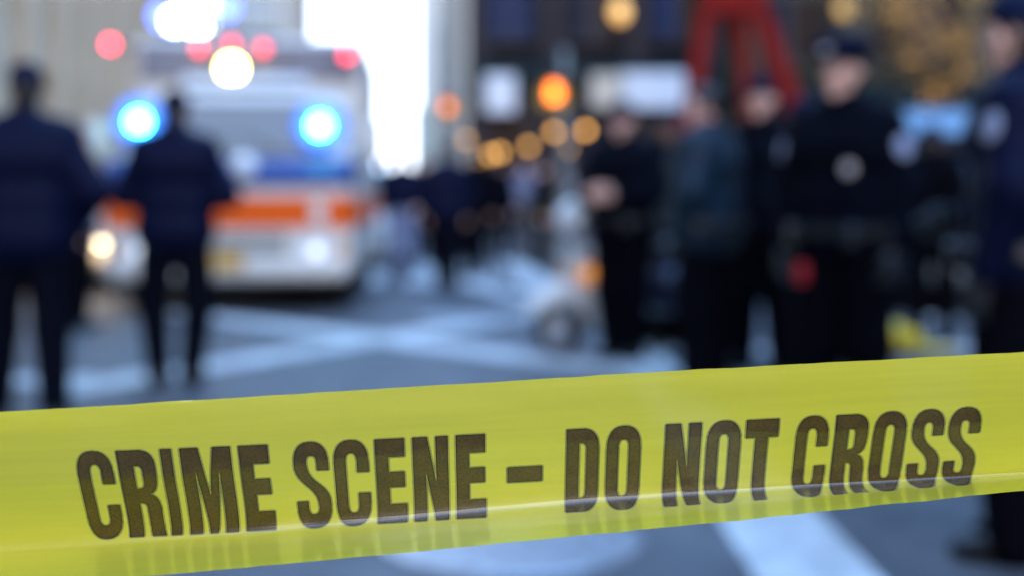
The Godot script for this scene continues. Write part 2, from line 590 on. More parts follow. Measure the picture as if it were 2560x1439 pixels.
func glyph(ch: String) -> Array:   # outlines in a box 96 wide and 220 tall, filled even-odd
	var a := PackedVector2Array()
	var b := PackedVector2Array()
	match ch:
		"C":
			arc(a, 48, 60, 46, 60, 0, 180)
			arc(a, 48, 160, 46, 60, 180, 360)
			a.append_array(poly([94, 136, 62, 136]))
			arc(a, 48, 164, 14, 22, 0, -180)
			arc(a, 48, 56, 14, 22, 180, 0)
			a.append_array(poly([62, 84, 94, 84]))
			return [a]
		"O":
			arc(a, 48, 60, 46, 60, 0, 180)
			arc(a, 48, 160, 46, 60, 180, 360)
			arc(b, 48, 58, 13.5, 22, 0, 180)
			arc(b, 48, 162, 13.5, 22, 180, 360)
			return [a, b]
		"D":
			a.append_array(poly([3, 218, 3, 2, 46, 2]))
			arc(a, 46, 58, 47, 56, 90, 0)
			arc(a, 46, 162, 47, 56, 0, -90)
			b.append_array(poly([39, 182, 39, 40, 44, 40]))
			arc(b, 44, 60, 14, 20, 90, 0)
			arc(b, 44, 162, 14, 20, 0, -90)
			return [a, b]
		"I":
			return [poly([0, 2, 96, 2, 96, 218, 0, 218])]
		"E":
			return [poly([2, 2, 92, 2, 92, 50, 42, 50, 42, 87, 90, 87, 90, 127, 42, 127, 42, 169, 94, 169, 94, 218, 2, 218])]
		"T":
			return [poly([0, 2, 96, 2, 96, 51, 67, 51, 67, 218, 29, 218, 29, 51, 0, 51])]
		"N":
			return [poly([2, 2, 41, 2, 62, 118, 62, 2, 95, 2, 95, 218, 60, 218, 36, 96, 36, 218, 2, 218])]
		"M":
			return [poly([1, 2, 35, 2, 48, 122, 61, 2, 95, 2, 95, 218, 70, 218, 70, 62, 56, 218, 40, 218, 26, 62, 26, 218, 1, 218])]
		"R":
			a.append_array(poly([2, 218, 2, 2, 50, 2]))
			arc(a, 50, 46, 42, 44, 90, 0)
			bend(a, Vector2(92, 60), Vector2(92, 98), Vector2(84, 108), Vector2(70, 113))
			bend(a, Vector2(70, 113), Vector2(88, 120), Vector2(91, 132), Vector2(91, 160))
			bend(a, Vector2(91, 160), Vector2(91, 195), Vector2(92, 208), Vector2(97, 218))
			a.append_array(poly([61, 218]))
			bend(a, Vector2(61, 218), Vector2(55, 206), Vector2(57, 180), Vector2(56, 152))
			bend(a, Vector2(56, 152), Vector2(56, 138), Vector2(52, 134), Vector2(40, 134))
			a.append_array(poly([39, 134, 39, 218]))
			b.append_array(poly([39, 98, 39, 42, 46, 42]))
			arc(b, 46, 58, 12, 16, 90, 0)
			arc(b, 46, 84, 12, 14, 0, -90)
			return [a, b]
		"S":
			arc(a, 48, 58, 46, 58, 0, 180)
			bend(a, Vector2(2, 58), Vector2(2, 112), Vector2(61, 112), Vector2(60, 166))
			arc(a, 46.5, 166, 13.5, 18, 0, -180)
			a.append_array(poly([33, 150, 2, 150]))
			arc(a, 48, 162, 46, 58, 180, 360)
			bend(a, Vector2(94, 162), Vector2(96, 102), Vector2(36, 112), Vector2(36, 54))
			arc(a, 49, 54, 13, 18, 180, 0)
			a.append_array(poly([62, 74, 94, 74]))
			return [a]
	return [poly([0, 92, 96, 92, 96, 132, 0, 132])]

const PERIOD := 2760.0      # one repeat of the printed line, in the tape's own length units
const START := -95.0
const V_TOP := 0.285        # the line of capitals across the width of the tape
const V_LOW := 0.765

func print_texture() -> ImageTexture:
	var w := 2048
	var h := 448
	var cover := PackedFloat32Array()
	cover.resize(w * h)
	var text := [["C", 206, 98], ["R", 307, 103], ["I", 415, 35], ["M", 461, 134], ["E", 604, 84], ["S", 735, 97], ["C", 834, 97], ["E", 937, 85], ["N", 1029, 98], ["E", 1136, 85], ["-", 1265, 95], ["D", 1409, 94], ["O", 1510, 96], ["N", 1655, 100], ["O", 1759, 96], ["T", 1857, 88], ["C", 1981, 91], ["R", 2078, 94], ["O", 2174, 92], ["S", 2270, 90], ["S", 2361, 90]]
	var kx := w / PERIOD
	for g in text:
		var loops := glyph(g[0])
		var x0: float = (g[1] + 3.0 - START) * kx
		var sx: float = (g[2] - 7.0) / 96.0 * kx
		var y0: float = V_TOP * h
		var sy: float = (V_LOW - V_TOP) * h / 220.0
		for sub in range(int(y0) * 4, (int(V_LOW * h) + 2) * 4):
			var yy := (sub + 0.5) / 4.0
			var hits := PackedFloat32Array()
			for lp in loops:
				for i in lp.size():
					var a: Vector2 = lp[i]
					var b: Vector2 = lp[(i + 1) % lp.size()]
					var ay := y0 + a.y * sy
					var by := y0 + b.y * sy
					if (ay <= yy) != (by <= yy):
						hits.append(x0 + lerpf(a.x, b.x, (yy - ay) / (by - ay)) * sx)
			hits.sort()
			for i in range(0, hits.size() - 1, 2):
				for x in range(int(hits[i]), int(hits[i + 1]) + 1):
					cover[int(yy) * w + x] += 0.25 * clampf(minf(x + 1.0, hits[i + 1]) - maxf(x, hits[i]), 0.0, 1.0)
	# ink with a thin squeezed-out rim
	var fine := FastNoiseLite.new()
	fine.seed = 4
	fine.frequency = 0.35
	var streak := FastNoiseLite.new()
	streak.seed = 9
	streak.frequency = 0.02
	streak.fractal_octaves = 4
	var data := PackedByteArray()
	data.resize(w * h * 4)
	for y in h:
		for x in w:
			var at := y * w + x
			var c := minf(cover[at], 1.0)
			# the film: faint lengthwise streaks and broad tone bands
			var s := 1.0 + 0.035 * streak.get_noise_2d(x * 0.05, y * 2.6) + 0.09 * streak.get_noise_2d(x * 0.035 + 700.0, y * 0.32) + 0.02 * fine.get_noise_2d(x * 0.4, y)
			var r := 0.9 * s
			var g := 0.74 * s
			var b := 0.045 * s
			var al := 0.95
			if y > 110 and y < 356 and x > 3 and x < w - 4:
				var near := (cover[at - 3] + cover[at + 3] + cover[at - 3 * w] + cover[at + 3 * w] + cover[at - 2 - 2 * w] + cover[at + 2 + 2 * w] + cover[at + 2 - 2 * w] + cover[at - 2 + 2 * w]) / 8.0
				var f := fine.get_noise_2d(x, y)
				if c > 0.0:
					var rim := clampf((1.0 - near) * 3.0, 0.0, 1.0)
					var ink := 1.0 + 0.3 * f + 0.55 * fine.get_noise_2d(x * 0.42 + 300.0, y * 0.42) + 0.25 * streak.get_noise_2d(x * 0.8, y * 0.8)
					if fine.get_noise_2d(x * 1.7 + 900.0, y * 1.7) > 0.62:
						ink += 0.9
					r = lerpf(r, lerpf(0.12, 0.03, rim) * ink, c)
					g = lerpf(g, lerpf(0.064, 0.02, rim) * ink, c)
					b = lerpf(b, lerpf(0.004, 0.004, rim) * ink, c)
					al = lerpf(0.95, 0.98, c)
				elif near > 0.02:
					var e := 1.0 - 0.7 * clampf(near * 3.0 * (1.0 + f), 0.0, 1.0)
					r *= e
					g *= e
			var q := lin(r, g, b)
			data[at * 4] = int(clampf(q.r, 0, 1) * 255)
			data[at * 4 + 1] = int(clampf(q.g, 0, 1) * 255)
			data[at * 4 + 2] = int(clampf(q.b, 0, 1) * 255)
			data[at * 4 + 3] = int(al * 255)
	return ImageTexture.create_from_image(Image.create_from_data(w, h, false, Image.FORMAT_RGBA8, data))

func tape_mesh() -> ArrayMesh:
	var top := [[0, 1032], [900, 974], [1122, 960], [1400, 942], [1989, 908], [2560, 877]]
	var caps_top := [[206, 1128], [640, 1111], [1175, 1083], [1700, 1055], [2130, 1033], [2430, 1015]]
	var caps_low := [[206, 1349], [640, 1330], [1180, 1295], [1560, 1276], [1905, 1251], [2110, 1235], [2430, 1211]]
	var crest := [[0, 1372], [176, 1362], [700, 1329], [1231, 1284], [1533, 1258], [1983, 1228], [2400, 1201]]
	var low := [[0, 1474], [415, 1439], [700, 1412], [900, 1395], [1231, 1359], [1500, 1334], [2000, 1281], [2560, 1220]]
	var lean := [[0, 0.062], [900, 0.048], [1700, 0.036], [2560, 0.034]]
	var st := SurfaceTool.new()
	st.begin(Mesh.PRIMITIVE_TRIANGLES)
	var cols := PackedFloat32Array()
	var x := -7600.0
	while x < 9800.0:
		cols.append(x)
		x += 20.0 if x > -400.0 and x < 2960.0 else 200.0
	var rows := 72
	var wob := FastNoiseLite.new()
	wob.seed = 21
	wob.frequency = 0.0011
	for c in cols:
		var inside := clampf(c, -250.0, 2800.0)
		var t := smoothly(top, inside)
		var b := smoothly(low, inside)
		var k := smoothly(crest, inside)
		var l1 := smoothly(caps_top, inside)
		var l2 := smoothly(caps_low, inside)
		var base := lerpf(0.541, 0.584, clampf(c / 2560.0, -0.6, 1.6))
		var slope := (t + b) * 0.0 - 0.055 * (c - inside)
		var tilt := along(lean, inside)
		for r in rows + 1:
			var f := float(r) / rows
			var y := lerpf(t + 2.2 * wob.get_noise_2d(c * 5.0, 40.0), b + 2.5 * wob.get_noise_2d(c * 6.0, 90.0), f)
			var q := clampf((y - t) / (k - t), 0.0, 1.3)
			var d := base * (1.0 + tilt * (q * q * (1.6 - 0.6 * q)))
			var w := 0.19 * (b - k)
			var soft_ramp := w * log(1.0 + exp((y - k) / w)) / (b - k)
			d -= lerpf(0.044, 0.03, clampf((c - 1500.0) / 1000.0, 0.0, 1.0)) * soft_ramp
			d += 0.0006 * wob.get_noise_2d(c * 0.6, y * 4.0) + 0.0002 * wob.get_noise_2d(c * 4.0 + 500.0, y * 14.0) + 0.00012 * sin(q * 19.0 + c * 0.0006)
			var v := 0.0
			if y < l1:
				v = V_TOP * (y - t) / (l1 - t)
			elif y < l2:
				v = lerpf(V_TOP, V_LOW, (y - l1) / (l2 - l1))
			else:
				v = lerpf(V_LOW, 1.0, (y - l2) / (b - l2))
			var mid := base * (1.0 + tilt * 0.6)
			var p := spot(c, y + slope, d)
			p.x = (c - 1280.0) / F * mid * (1.0)     # the film hangs straight: every point across its width shares one x
			st.set_uv(Vector2((c - START) / PERIOD, v))
			st.add_vertex(p)
	for i in cols.size() - 1:
		for r in rows:
			var a := i * (rows + 1) + r
			for j in [a, a + rows + 1, a + 1, a + 1, a + rows + 1, a + rows + 2]:
				st.add_index(j)
	st.generate_normals()
	return st.commit()

# ---------------------------------------------------------------- vehicles
func wheel(parent: Node, at: Vector3, r: float, w: float) -> void:   # axle along x
	var tyre := part("wheel", lathe([Vector2(r * 0.62, -w * 0.5), Vector2(r * 0.93, -w * 0.5), Vector2(r, -w * 0.35), Vector2(r, w * 0.35), Vector2(r * 0.93, w * 0.5), Vector2(r * 0.62, w * 0.5)]), M.rubber, parent, at, V(0, 0, PI / 2))
	part("rim", lathe([Vector2(0.02, -w * 0.3), Vector2(r * 0.61, -w * 0.48), Vector2(r * 0.61, w * 0.48), Vector2(0.02, w * 0.3)]), M.steel, tyre)

func ambulance() -> Node3D:
	var at := floor_at(571, 14.0)
	var t := thing("ambulance", "white box ambulance with orange stripe and flashing lights behind the officers", "ambulance", at, 0.06)
	var low := part("cab", loft([section(0.0, 1.16, 0.36, 1.36, 0.08, 0.03), section(-0.09, 1.22, 0.32, 1.45, 0.08, 0.03), section(-0.35, 1.235, 0.32, 1.5, 0.08, 0.03), section(-1.0, 1.235, 0.34, 2.22, 0.1, 0.16), section(-1.55, 1.235, 0.34, 2.3, 0.1, 0.14), section(-2.0, 1.235, 0.34, 2.3, 0.1, 0.14)]), M.white_paint, t)
	part("box_body", loft([section(-1.62, 1.22, 0.42, 2.84, 0.05), section(-1.68, 1.27, 0.4, 2.88, 0.06), section(-5.6, 1.27, 0.4, 2.88, 0.06), section(-5.66, 1.22, 0.42, 2.84, 0.05)]), M.white_paint, t)
	var ws := part("windshield", loft([PackedVector3Array([V(-0.98, 1.56, -0.375), V(0.98, 1.56, -0.375), V(0.86, 2.12, -0.895), V(-0.86, 2.12, -0.895)]), PackedVector3Array([V(-0.98, 1.57, -0.36), V(0.98, 1.57, -0.36), V(0.86, 2.13, -0.88), V(-0.86, 2.13, -0.88)])]), M.windscreen, t)
	for s in [-1, 1]:
		part("wiper", bar(V(0.5 * s, 1.56, -0.34), V(0.05 * s, 1.78, -0.54), 0.012, 0.008, 6), M.rubber, ws)
		var lamp := part("headlight", bevel_box(V(0.34, 0.2, 0.09), 0.03), M.lamp_lens, t, V(0.86 * s, 0.6, 0.005))
		part("bulb", disc(0.06, 0.03, 16), glow(1.0, 0.98, 0.9, 1.1), lamp, V(0, 0, 0.05))
		part("indicator", bevel_box(V(0.1, 0.2, 0.08), 0.02), M.amber_lens, t, V(1.1 * s, 0.6, -0.03))
		var arm := part("mirror", bevel_box(V(0.2, 0.38, 0.12), 0.04), M.white_paint, t, V(1.4 * s, 1.72, -0.42))
		part("mirror_arm", bar(V(-0.08 * s, -0.05, 0), V(-0.26 * s, -0.16, -0.05), 0.02, 0.02, 6), M.rubber, arm)
		wheel(t, V(1.05 * s, 0.38, -1.15), 0.38, 0.25)
		wheel(t, V(1.05 * s, 0.38, -4.5), 0.38, 0.3)
		part("side_stripe", bevel_box(V(0.012, 0.3, 3.9), 0.004), M.orange_paint, t, V(1.275 * s, 0.98, -3.66))
	part("orange_stripe", loft([section(0.012, 1.17, 0.83, 1.135, 0.01), section(-0.095, 1.226, 0.83, 1.135, 0.01), section(-0.36, 1.242, 0.83, 1.135, 0.01), section(-1.62, 1.242, 0.83, 1.135, 0.01)]), M.orange_paint, t)
	part("blue_band", loft([section(0.02, 1.1, 1.235, 1.385, 0.01), section(-0.08, 1.222, 1.235, 1.468, 0.01), section(-0.36, 1.241, 1.235, 1.525, 0.01)]), M.blue_paint, t)
	part("white_decal", bevel_box(V(0.14, 0.24, 0.012), 0.004), M.white_paint, t, V(0.88, 0.98, 0.02))
	var gr := part("grille", bevel_box(V(1.1, 0.26, 0.03), 0.01), M.dark_plastic, t, V(0, 0.66, -0.005))
	for k in 4:
		part("slat", bevel_box(V(1.06, 0.035, 0.03), 0.008), M.white_paint, gr, V(0, -0.095 + 0.064 * k, 0.02))
	var bp := part("bumper", bevel_box(V(2.36, 0.2, 0.2), 0.04), M.white_paint, t, V(0, 0.42, 0.06))
	var plate := part("number_plate", bevel_box(V(0.34, 0.17, 0.012), 0.004), M.plate, bp, V(0, 0.08, 0.112))
	part("plate_frame", bevel_box(V(0.37, 0.02, 0.02), 0.004), M.steel, plate, V(0, -0.09, 0))
	part("under_tray", bevel_box(V(2.1, 0.16, 4.8), 0.03), M.dark_plastic, t, V(0, 0.3, -2.9))
	var hm := part("hood_mirror", lathe([Vector2(0.02, -0.02), Vector2(0.1, -0.015), Vector2(0.12, 0.02), Vector2(0.08, 0.06), Vector2(0.01, 0.075)], 18), M.lamp_lens, t, V(0.16, 1.44, 0.05), V(PI / 2, 0, 0))
	part("mirror_post", bar(V(0, 0.0, 0), V(0, -0.05, 0.12), 0.014, 0.014, 6), M.steel, hm)
	var pn := part("shade_panel", bevel_box(V(2.36, 0.4, 0.05), 0.015), M.panel_grey, t, V(0, 2.6, -1.6))  # grey panel added for the shaded look of the upper box front
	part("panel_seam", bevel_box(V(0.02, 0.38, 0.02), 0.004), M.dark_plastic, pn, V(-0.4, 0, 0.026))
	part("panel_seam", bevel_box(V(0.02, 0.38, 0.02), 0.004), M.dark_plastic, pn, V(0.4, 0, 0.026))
	part("roof_lamp_strip", bevel_box(V(1.36, 0.13, 0.1), 0.03), M.lamp_lens, t, V(0.0, 2.36, -1.3))
	part("roof_lamp_foot", bevel_box(V(1.2, 0.08, 0.08), 0.02), M.dark_plastic, t, V(0.0, 2.27, -1.3))
	# warning lamps
	var strobe := glow(0.075, 1.0, 0.95, 48.0)
	for px in [[347, 305], [800, 315]]:
		var p: Vector3 = spot(px[0], px[1], 14.35) - at
		var lp := part("warning_light", lathe([Vector2(0.02, -0.06), Vector2(0.24, -0.055), Vector2(0.26, 0.0), Vector2(0.2, 0.02)], 20), glow(0.1, 0.28, 1.0, 0.38), t, p.rotated(Vector3.UP, -0.06), V(PI / 2, 0, 0))  # blue glow on the housing stands in for the halo round the lamp
		part("lamp_glass", ball(0.085, 0.7), strobe, lp, V(0, 0.03, 0))
		omni(at + p + V(0, 0, 0.16), Color(0.25, 0.5, 1.0), 0.08, 0.1)
	for q in [[277, 112, 1.0], [500, 122, 0.4], [580, 112, 0.4], [658, 122, 0.4], [868, 140, 0.5]]:
		var p: Vector3 = spot(q[0], q[1], 15.55) - at
		var lp := part("marker_light", bevel_box(V(0.15, 0.11, 0.07), 0.02), M.dark_plastic, t, p.rotated(Vector3.UP, -0.06))
		if absf(q[0] - 571.0) > 250.0:
			var inward := -signf(q[0] - 571.0)
			part("lamp_bracket", bar(V(0, 0, -0.02), V(0.3 * inward, -0.04, -0.14), 0.025, 0.025, 8), M.dark_plastic, lp)
		part("red_lens", disc(0.05, 0.03, 16), glow(1.0, 0.045, 0.09, 14.0 * q[2]), lp, V(0, 0, 0.045))
	var yp: Vector3 = spot(580, 172, 15.45) - at
	var yl := part("clear_light", bevel_box(V(0.26, 0.2, 0.09), 0.03), M.steel, t, yp.rotated(Vector3.UP, -0.06))
	part("lamp_glass", disc(0.11, 0.04, 20), glow(1.0, 0.86, 0.2, 34.0), yl, V(0, 0, 0.06))
	omni(at + yp + V(0, 0, 0.2), Color(1.0, 0.9, 0.6), 0.02, 0.1)
	# the roof beacons and their blue glass covers
	var lb := part("light_bar", bevel_box(V(1.3, 0.1, 0.3), 0.03), M.dark_plastic, t, V(-0.35, 2.93, -2.0))
	for q in [[435, 52, 0.09, 0], [490, 72, 0.1, 0], [470, 40, 0.08, 0], [525, 12, 0.06, 1], [400, 40, 0.1, 2], [430, 90, 0.07, 2], [570, 20, 0.09, 2]]:
		var p: Vector3 = (spot(q[0], q[1], 15.95) - at).rotated(Vector3.UP, -0.06)
		part("beacon", ball(q[2], 1.2), [glow(0.8, 0.9, 1.0, 26.0), glow(0.25, 0.8, 1.0, 15.0), glow(0.12, 0.2, 1.0, 6.0)][q[3]], lb, p - lb.position)
	part("beacon_mast", bar(V(-0.1, 0.04, 0), V(-0.1, 0.36, 0), 0.03, 0.03, 8), M.steel, lb)
	part("beacon_rail", bar(V(-0.5, 0.3, 0), V(0.55, 0.3, 0), 0.02, 0.02, 8), M.steel, lb)
	return t

func car(called: String, label: String, category: String, at: Vector3, turn: float, s: Dictionary) -> Node3D:   # nose at the origin, looking along +z
	var t := thing(called, label, category, at, turn)
	var hw: float = s.width * 0.5
	var hood: float = s.hood
	var roof: float = s.roof
	var nose: float = s.nose
	var ln: float = s.length
	part("body", loft([section(0.0, hw * 0.86, 0.32, hood * 0.78, 0.1, 0.05), section(-0.1, hw * 0.96, 0.24, hood * 0.88, 0.1, 0.05), section(-0.4, hw, 0.2, hood * 0.95, 0.1, 0.06), section(-nose, hw, 0.2, hood, 0.1, 0.07), section(-ln * 0.75, hw, 0.2, hood + 0.06, 0.1, 0.07), section(-ln + 0.25, hw, 0.24, hood + 0.05, 0.1, 0.07), section(-ln, hw * 0.9, 0.34, hood - 0.05, 0.1, 0.06)]), s.paint, t)
	var a: float = s.get("screen", 0.75)
	var rear: float = s.get("tail", 1.1)
	part("cabin", loft([section(-nose + 0.1, hw - 0.08, hood - 0.1, hood + 0.02, 0.01, 0.01), section(-nose - a, hw - 0.1, hood - 0.1, roof, 0.06, 0.13), section(-ln + rear, hw - 0.1, hood - 0.1, roof, 0.06, 0.13), section(-ln + rear * 0.3, hw - 0.1, hood - 0.1, hood + 0.1, 0.02, 0.03)]), s.paint, t)
	var y0 := hood + 0.05
	var y1 := roof - 0.07
	var z0 := -nose + 0.1 - (y0 - hood - 0.02) / (roof - hood) * (a + 0.1)
	var z1 := -nose + 0.1 - (y1 - hood - 0.02) / (roof - hood) * (a + 0.1)
	part("windshield", loft([PackedVector3Array([V(-hw + 0.17, y0, z0), V(hw - 0.17, y0, z0), V(hw - 0.26, y1, z1), V(-hw + 0.26, y1, z1)]), PackedVector3Array([V(-hw + 0.17, y0 + 0.012, z0 + 0.03), V(hw - 0.17, y0 + 0.012, z0 + 0.03), V(hw - 0.26, y1 + 0.012, z1 + 0.03), V(-hw + 0.26, y1 + 0.012, z1 + 0.03)])]), s.get("glass", M.windscreen), t)
	for k in [-1, 1]:
		part("side_window", loft([PackedVector3Array([V((hw - 0.115) * k, hood + 0.04, z0 - 0.3), V((hw - 0.2) * k, y1, z1 - 0.1), V((hw - 0.2) * k, y1, -ln + rear + 0.05), V((hw - 0.115) * k, hood + 0.04, -ln + rear * 0.7)]), PackedVector3Array([V((hw - 0.09) * k, hood + 0.04, z0 - 0.3), V((hw - 0.175) * k, y1, z1 - 0.1), V((hw - 0.175) * k, y1, -ln + rear + 0.05), V((hw - 0.09) * k, hood + 0.04, -ln + rear * 0.7)])]), M.windscreen, t)
		var hl := part("headlight", bevel_box(V(0.32, 0.15, 0.12), 0.04), M.lamp_lens, t, V((hw - 0.26) * k, hood * 0.7, -0.02))
		part("bulb", disc(0.055, 0.03, 14), s.get("lamp", M.lamp_lens), hl, V(0, 0, 0.065))
		part("mirror", bevel_box(V(0.18, 0.13, 0.09), 0.03), s.paint, t, V((hw + 0.06) * k, hood + 0.08, -nose - 0.25))
		wheel(t, V((hw - 0.1) * k, 0.33, -0.9), 0.33, 0.21)
		wheel(t, V((hw - 0.1) * k, 0.33, -ln + 0.95), 0.33, 0.21)
	var gr := part("grille", bevel_box(V(hw * 1.0, 0.16, 0.04), 0.01), M.dark_plastic, t, V(0, hood * 0.66, 0.0))
	for k in 3:
		part("slat", bevel_box(V(hw * 0.96, 0.02, 0.02), 0.005), M.steel, gr, V(0, -0.05 + 0.05 * k, 0.022))
	if s.has("fog"):
		for k in [-1, 1]:
			var fl := part("fog_light", disc(0.085, 0.06, 16), M.lamp_lens, t, V(0.33 * k, 0.25, 0.03))
			part("bulb", disc(0.05, 0.02, 14), s.fog, fl, V(0, 0, 0.035))
	part("bumper", bevel_box(V(hw * 1.8, 0.17, 0.16), 0.05), s.get("bumper", s.paint), t, V(0, 0.4, 0.02))
	part("number_plate", bevel_box(V(0.31, 0.15, 0.012), 0.003), M.plate, t, V(0, 0.44, 0.106))
	return t

func scooter() -> void:   # nose towards -x
	var at := floor_at(1400, 10.25)
	var t := thing("motor_scooter", "white and blue police scooter parked on the road beside the officers, nose to the left", "scooter", at, 0.32)
	for k in [[0.0, "front"], [1.3, "rear"]]:
		var tyre := part("wheel", lathe([Vector2(0.13, -0.045), Vector2(0.18, -0.05), Vector2(0.2, -0.02), Vector2(0.2, 0.02), Vector2(0.18, 0.05), Vector2(0.13, 0.045)]), M.rubber, t, V(k[0], 0.2, 0), V(PI / 2, 0, 0))
		part("rim", lathe([Vector2(0.02, -0.06), Vector2(0.129, -0.045), Vector2(0.129, 0.045), Vector2(0.02, 0.06)]), M.steel, tyre)
	part("front_fender", soft([[V(-0.2, 0.36, 0), V(-0.02, 0.46, 0), 0.06, 0.09], [V(-0.02, 0.46, 0), V(0.18, 0.42, 0), 0.09, 0.08], [V(0.18, 0.42, 0), V(0.28, 0.24, 0), 0.08, 0.06]], 0.015, 0.03), M.scooter_white, t)
	part("fork", bar(V(0.0, 0.2, 0.06), V(0.2, 0.9, 0.05), 0.022, 0.026, 8), M.steel, t)
	part("fork", bar(V(0.0, 0.2, -0.06), V(0.2, 0.9, -0.05), 0.022, 0.026, 8), M.steel, t)
	part("leg_shield", soft([[V(0.2, 0.75, -0.16), V(0.2, 0.75, 0.16), 0.06, 0.06], [V(0.17, 0.95, -0.1), V(0.17, 0.95, 0.1), 0.06, 0.06], [V(0.25, 0.5, -0.17), V(0.25, 0.5, 0.17), 0.05, 0.05], [V(0.32, 0.32, -0.14), V(0.32, 0.32, 0.14), 0.05, 0.05]], 0.018, 0.06), M.scooter_white, t)
	part("blue_panel", soft([[V(0.27, 0.66, 0.1), V(0.27, 0.86, 0.1), 0.09, 0.085], [V(0.3, 0.7, -0.1), V(0.27, 0.86, -0.1), 0.07, 0.07]], 0.018, 0.04), M.scooter_blue, t)
	var cowl := part("handlebar_cowl", soft([[V(0.13, 0.99, -0.08), V(0.13, 0.99, 0.08), 0.125, 0.125], [V(0.18, 1.06, -0.05), V(0.18, 1.06, 0.05), 0.09, 0.09]], 0.015, 0.03), M.scooter_white, t)
	part("headlight", disc(0.07, 0.03, 18), M.lamp_lens, cowl, V(-0.003, 0.99, 0), V(0, -PI / 2, 0))
	part("handlebar", tube(PackedVector3Array([V(0.3, 1.04, -0.36), V(0.2, 1.02, -0.15), V(0.2, 1.02, 0.15), V(0.3, 1.04, 0.36)]), PackedFloat32Array([0.018, 0.018, 0.018, 0.018]), 8), M.rubber, t)
	part("windscreen", loft([PackedVector3Array([V(0.12, 1.06, -0.18), V(0.1, 1.06, 0.18), V(0.2, 1.24, 0.14), V(0.2, 1.24, -0.14)]), PackedVector3Array([V(0.128, 1.06, -0.18), V(0.108, 1.06, 0.18), V(0.208, 1.24, 0.14), V(0.208, 1.24, -0.14)])]), M.clear_pane, t)
	for s in [-1, 1]:
		part("indicator", soft([[V(0.13, 0.58, 0.2 * s), V(0.16, 0.6, 0.2 * s), 0.055, 0.06]], 0.014, 0.01), M.amber_lit if s > 0 else M.amber_lens, t)
		part("mirror", disc(0.055, 0.02, 16), M.steel, t, V(0.22, 1.2, 0.34 * s), V(0, PI / 2, 0))
		part("mirror_stem", bar(V(0.26, 1.04, 0.28 * s), V(0.22, 1.15, 0.34 * s), 0.007, 0.007, 6), M.steel, t)
	part("floor_board", bevel_box(V(0.5, 0.06, 0.34), 0.02), M.dark_plastic, t, V(0.58, 0.3, 0))
	part("rear_body", soft([[V(0.85, 0.5, 0), V(1.4, 0.62, 0), 0.17, 0.14], [V(0.85, 0.4, 0), V(1.2, 0.42, 0), 0.14, 0.12]], 0.022, 0.06), M.scooter_navy, t)
	part("seat", soft([[V(0.82, 0.74, 0), V(1.4, 0.8, 0), 0.1, 0.11]], 0.02, 0.03), M.leather, t)
	part("top_case", bevel_box(V(0.34, 0.3, 0.4), 0.06), M.scooter_navy, t, V(1.6, 1.0, 0))
	part("case_rack", bar(V(1.38, 0.72, 0), V(1.6, 0.86, 0), 0.03, 0.03, 8), M.steel, t)

# ---------------------------------------------------------------- buildings
# a block whose street face runs from a to b; the face looks to the side of «out»
func block(called: String, label: String, a: Vector3, b: Vector3, out: Vector3, s: Dictionary) -> Node3D:
	var t := thing(called, label, "building", a, 0.0)
	var dir := (b - a).normalized()
	var ln := (b - a).length()
	out = (out - dir * dir.dot(out)).normalized()
	t.basis = Basis(dir, Vector3.UP, dir.cross(Vector3.UP))      # local x runs along the face
	var face: float = signf(t.basis.z.dot(out))                  # local z side that looks at the street
	var h: float = s.height
	var dp: float = s.depth
	part("wall", bevel_box(V(ln, h, dp), 0.05), s.wall, t, V(ln * 0.5, h * 0.5, -face * dp * 0.5))
	part("roof", bevel_box(V(ln + 0.6, 0.7, dp + 0.6), 0.1), s.trim, t, V(ln * 0.5, h + 0.352, -face * dp * 0.5))
	var bay: float = s.bay
	var n := int(ln / bay)
	var fl: float = s.floor
	var g: float = s.ground
	var pil := bevel_box(V(s.pilaster, h - 0.2, s.get("pier", 0.5)), 0.04)
	for i in n + 1:
		part("pilaster", pil, s.trim, t, V(clampf(i * bay, s.pilaster * 0.5 + 0.03, ln - s.pilaster * 0.5 - 0.03), h * 0.5 - 0.05, face * (s.get("pier", 0.5) * 0.5 + 0.002)))
	var ww: float = bay - s.pilaster - 0.5
	var frame := bevel_box(V(ww, fl * 0.66, 0.12), 0.02)
	var pane := bevel_box(V(ww * 0.5 - 0.12, fl * 0.66 - 0.16, 0.03), 0.005)
	var sill := bevel_box(V(ww + 0.3, 0.16, 0.3), 0.03)
	var rows := int((h - g) / fl)
	for r in rows:
		for i in n:
			var w := part("window", frame, s.get("frame", M.dark_metal), t, V((i + 0.5) * bay, g + (r + 0.52) * fl, face * 0.062))
			for k in [-1, 1]:
				part("pane", pane, s.glass[rng.randi() % s.glass.size()], w, V(k * ww * 0.25, 0, face * 0.062))
			if r < s.get("sills", 3):
				part("sill", sill, s.trim, w, V(0, -fl * 0.33 - 0.085, face * 0.09))
	# ground floor: shop fronts between the piers under a fascia
	var shop := bevel_box(V(ww, g - 1.4, 0.1), 0.02)
	for i in n:
		var w := part("shop_window", shop, s.get("shop_frame", M.dark_metal), t, V((i + 0.5) * bay, (g - 1.4) * 0.5 + 0.25, face * 0.052))
		part("pane", bevel_box(V(ww - 0.3, g - 1.8, 0.03), 0.005), s.shop[rng.randi() % s.shop.size()], w, V(0, 0, face * 0.052))
	part("fascia", bevel_box(V(ln - 0.1, 0.9, 0.66), 0.05), s.get("fascia", s.trim), t, V(ln * 0.5, g - 0.55, face * 0.333))
	return t

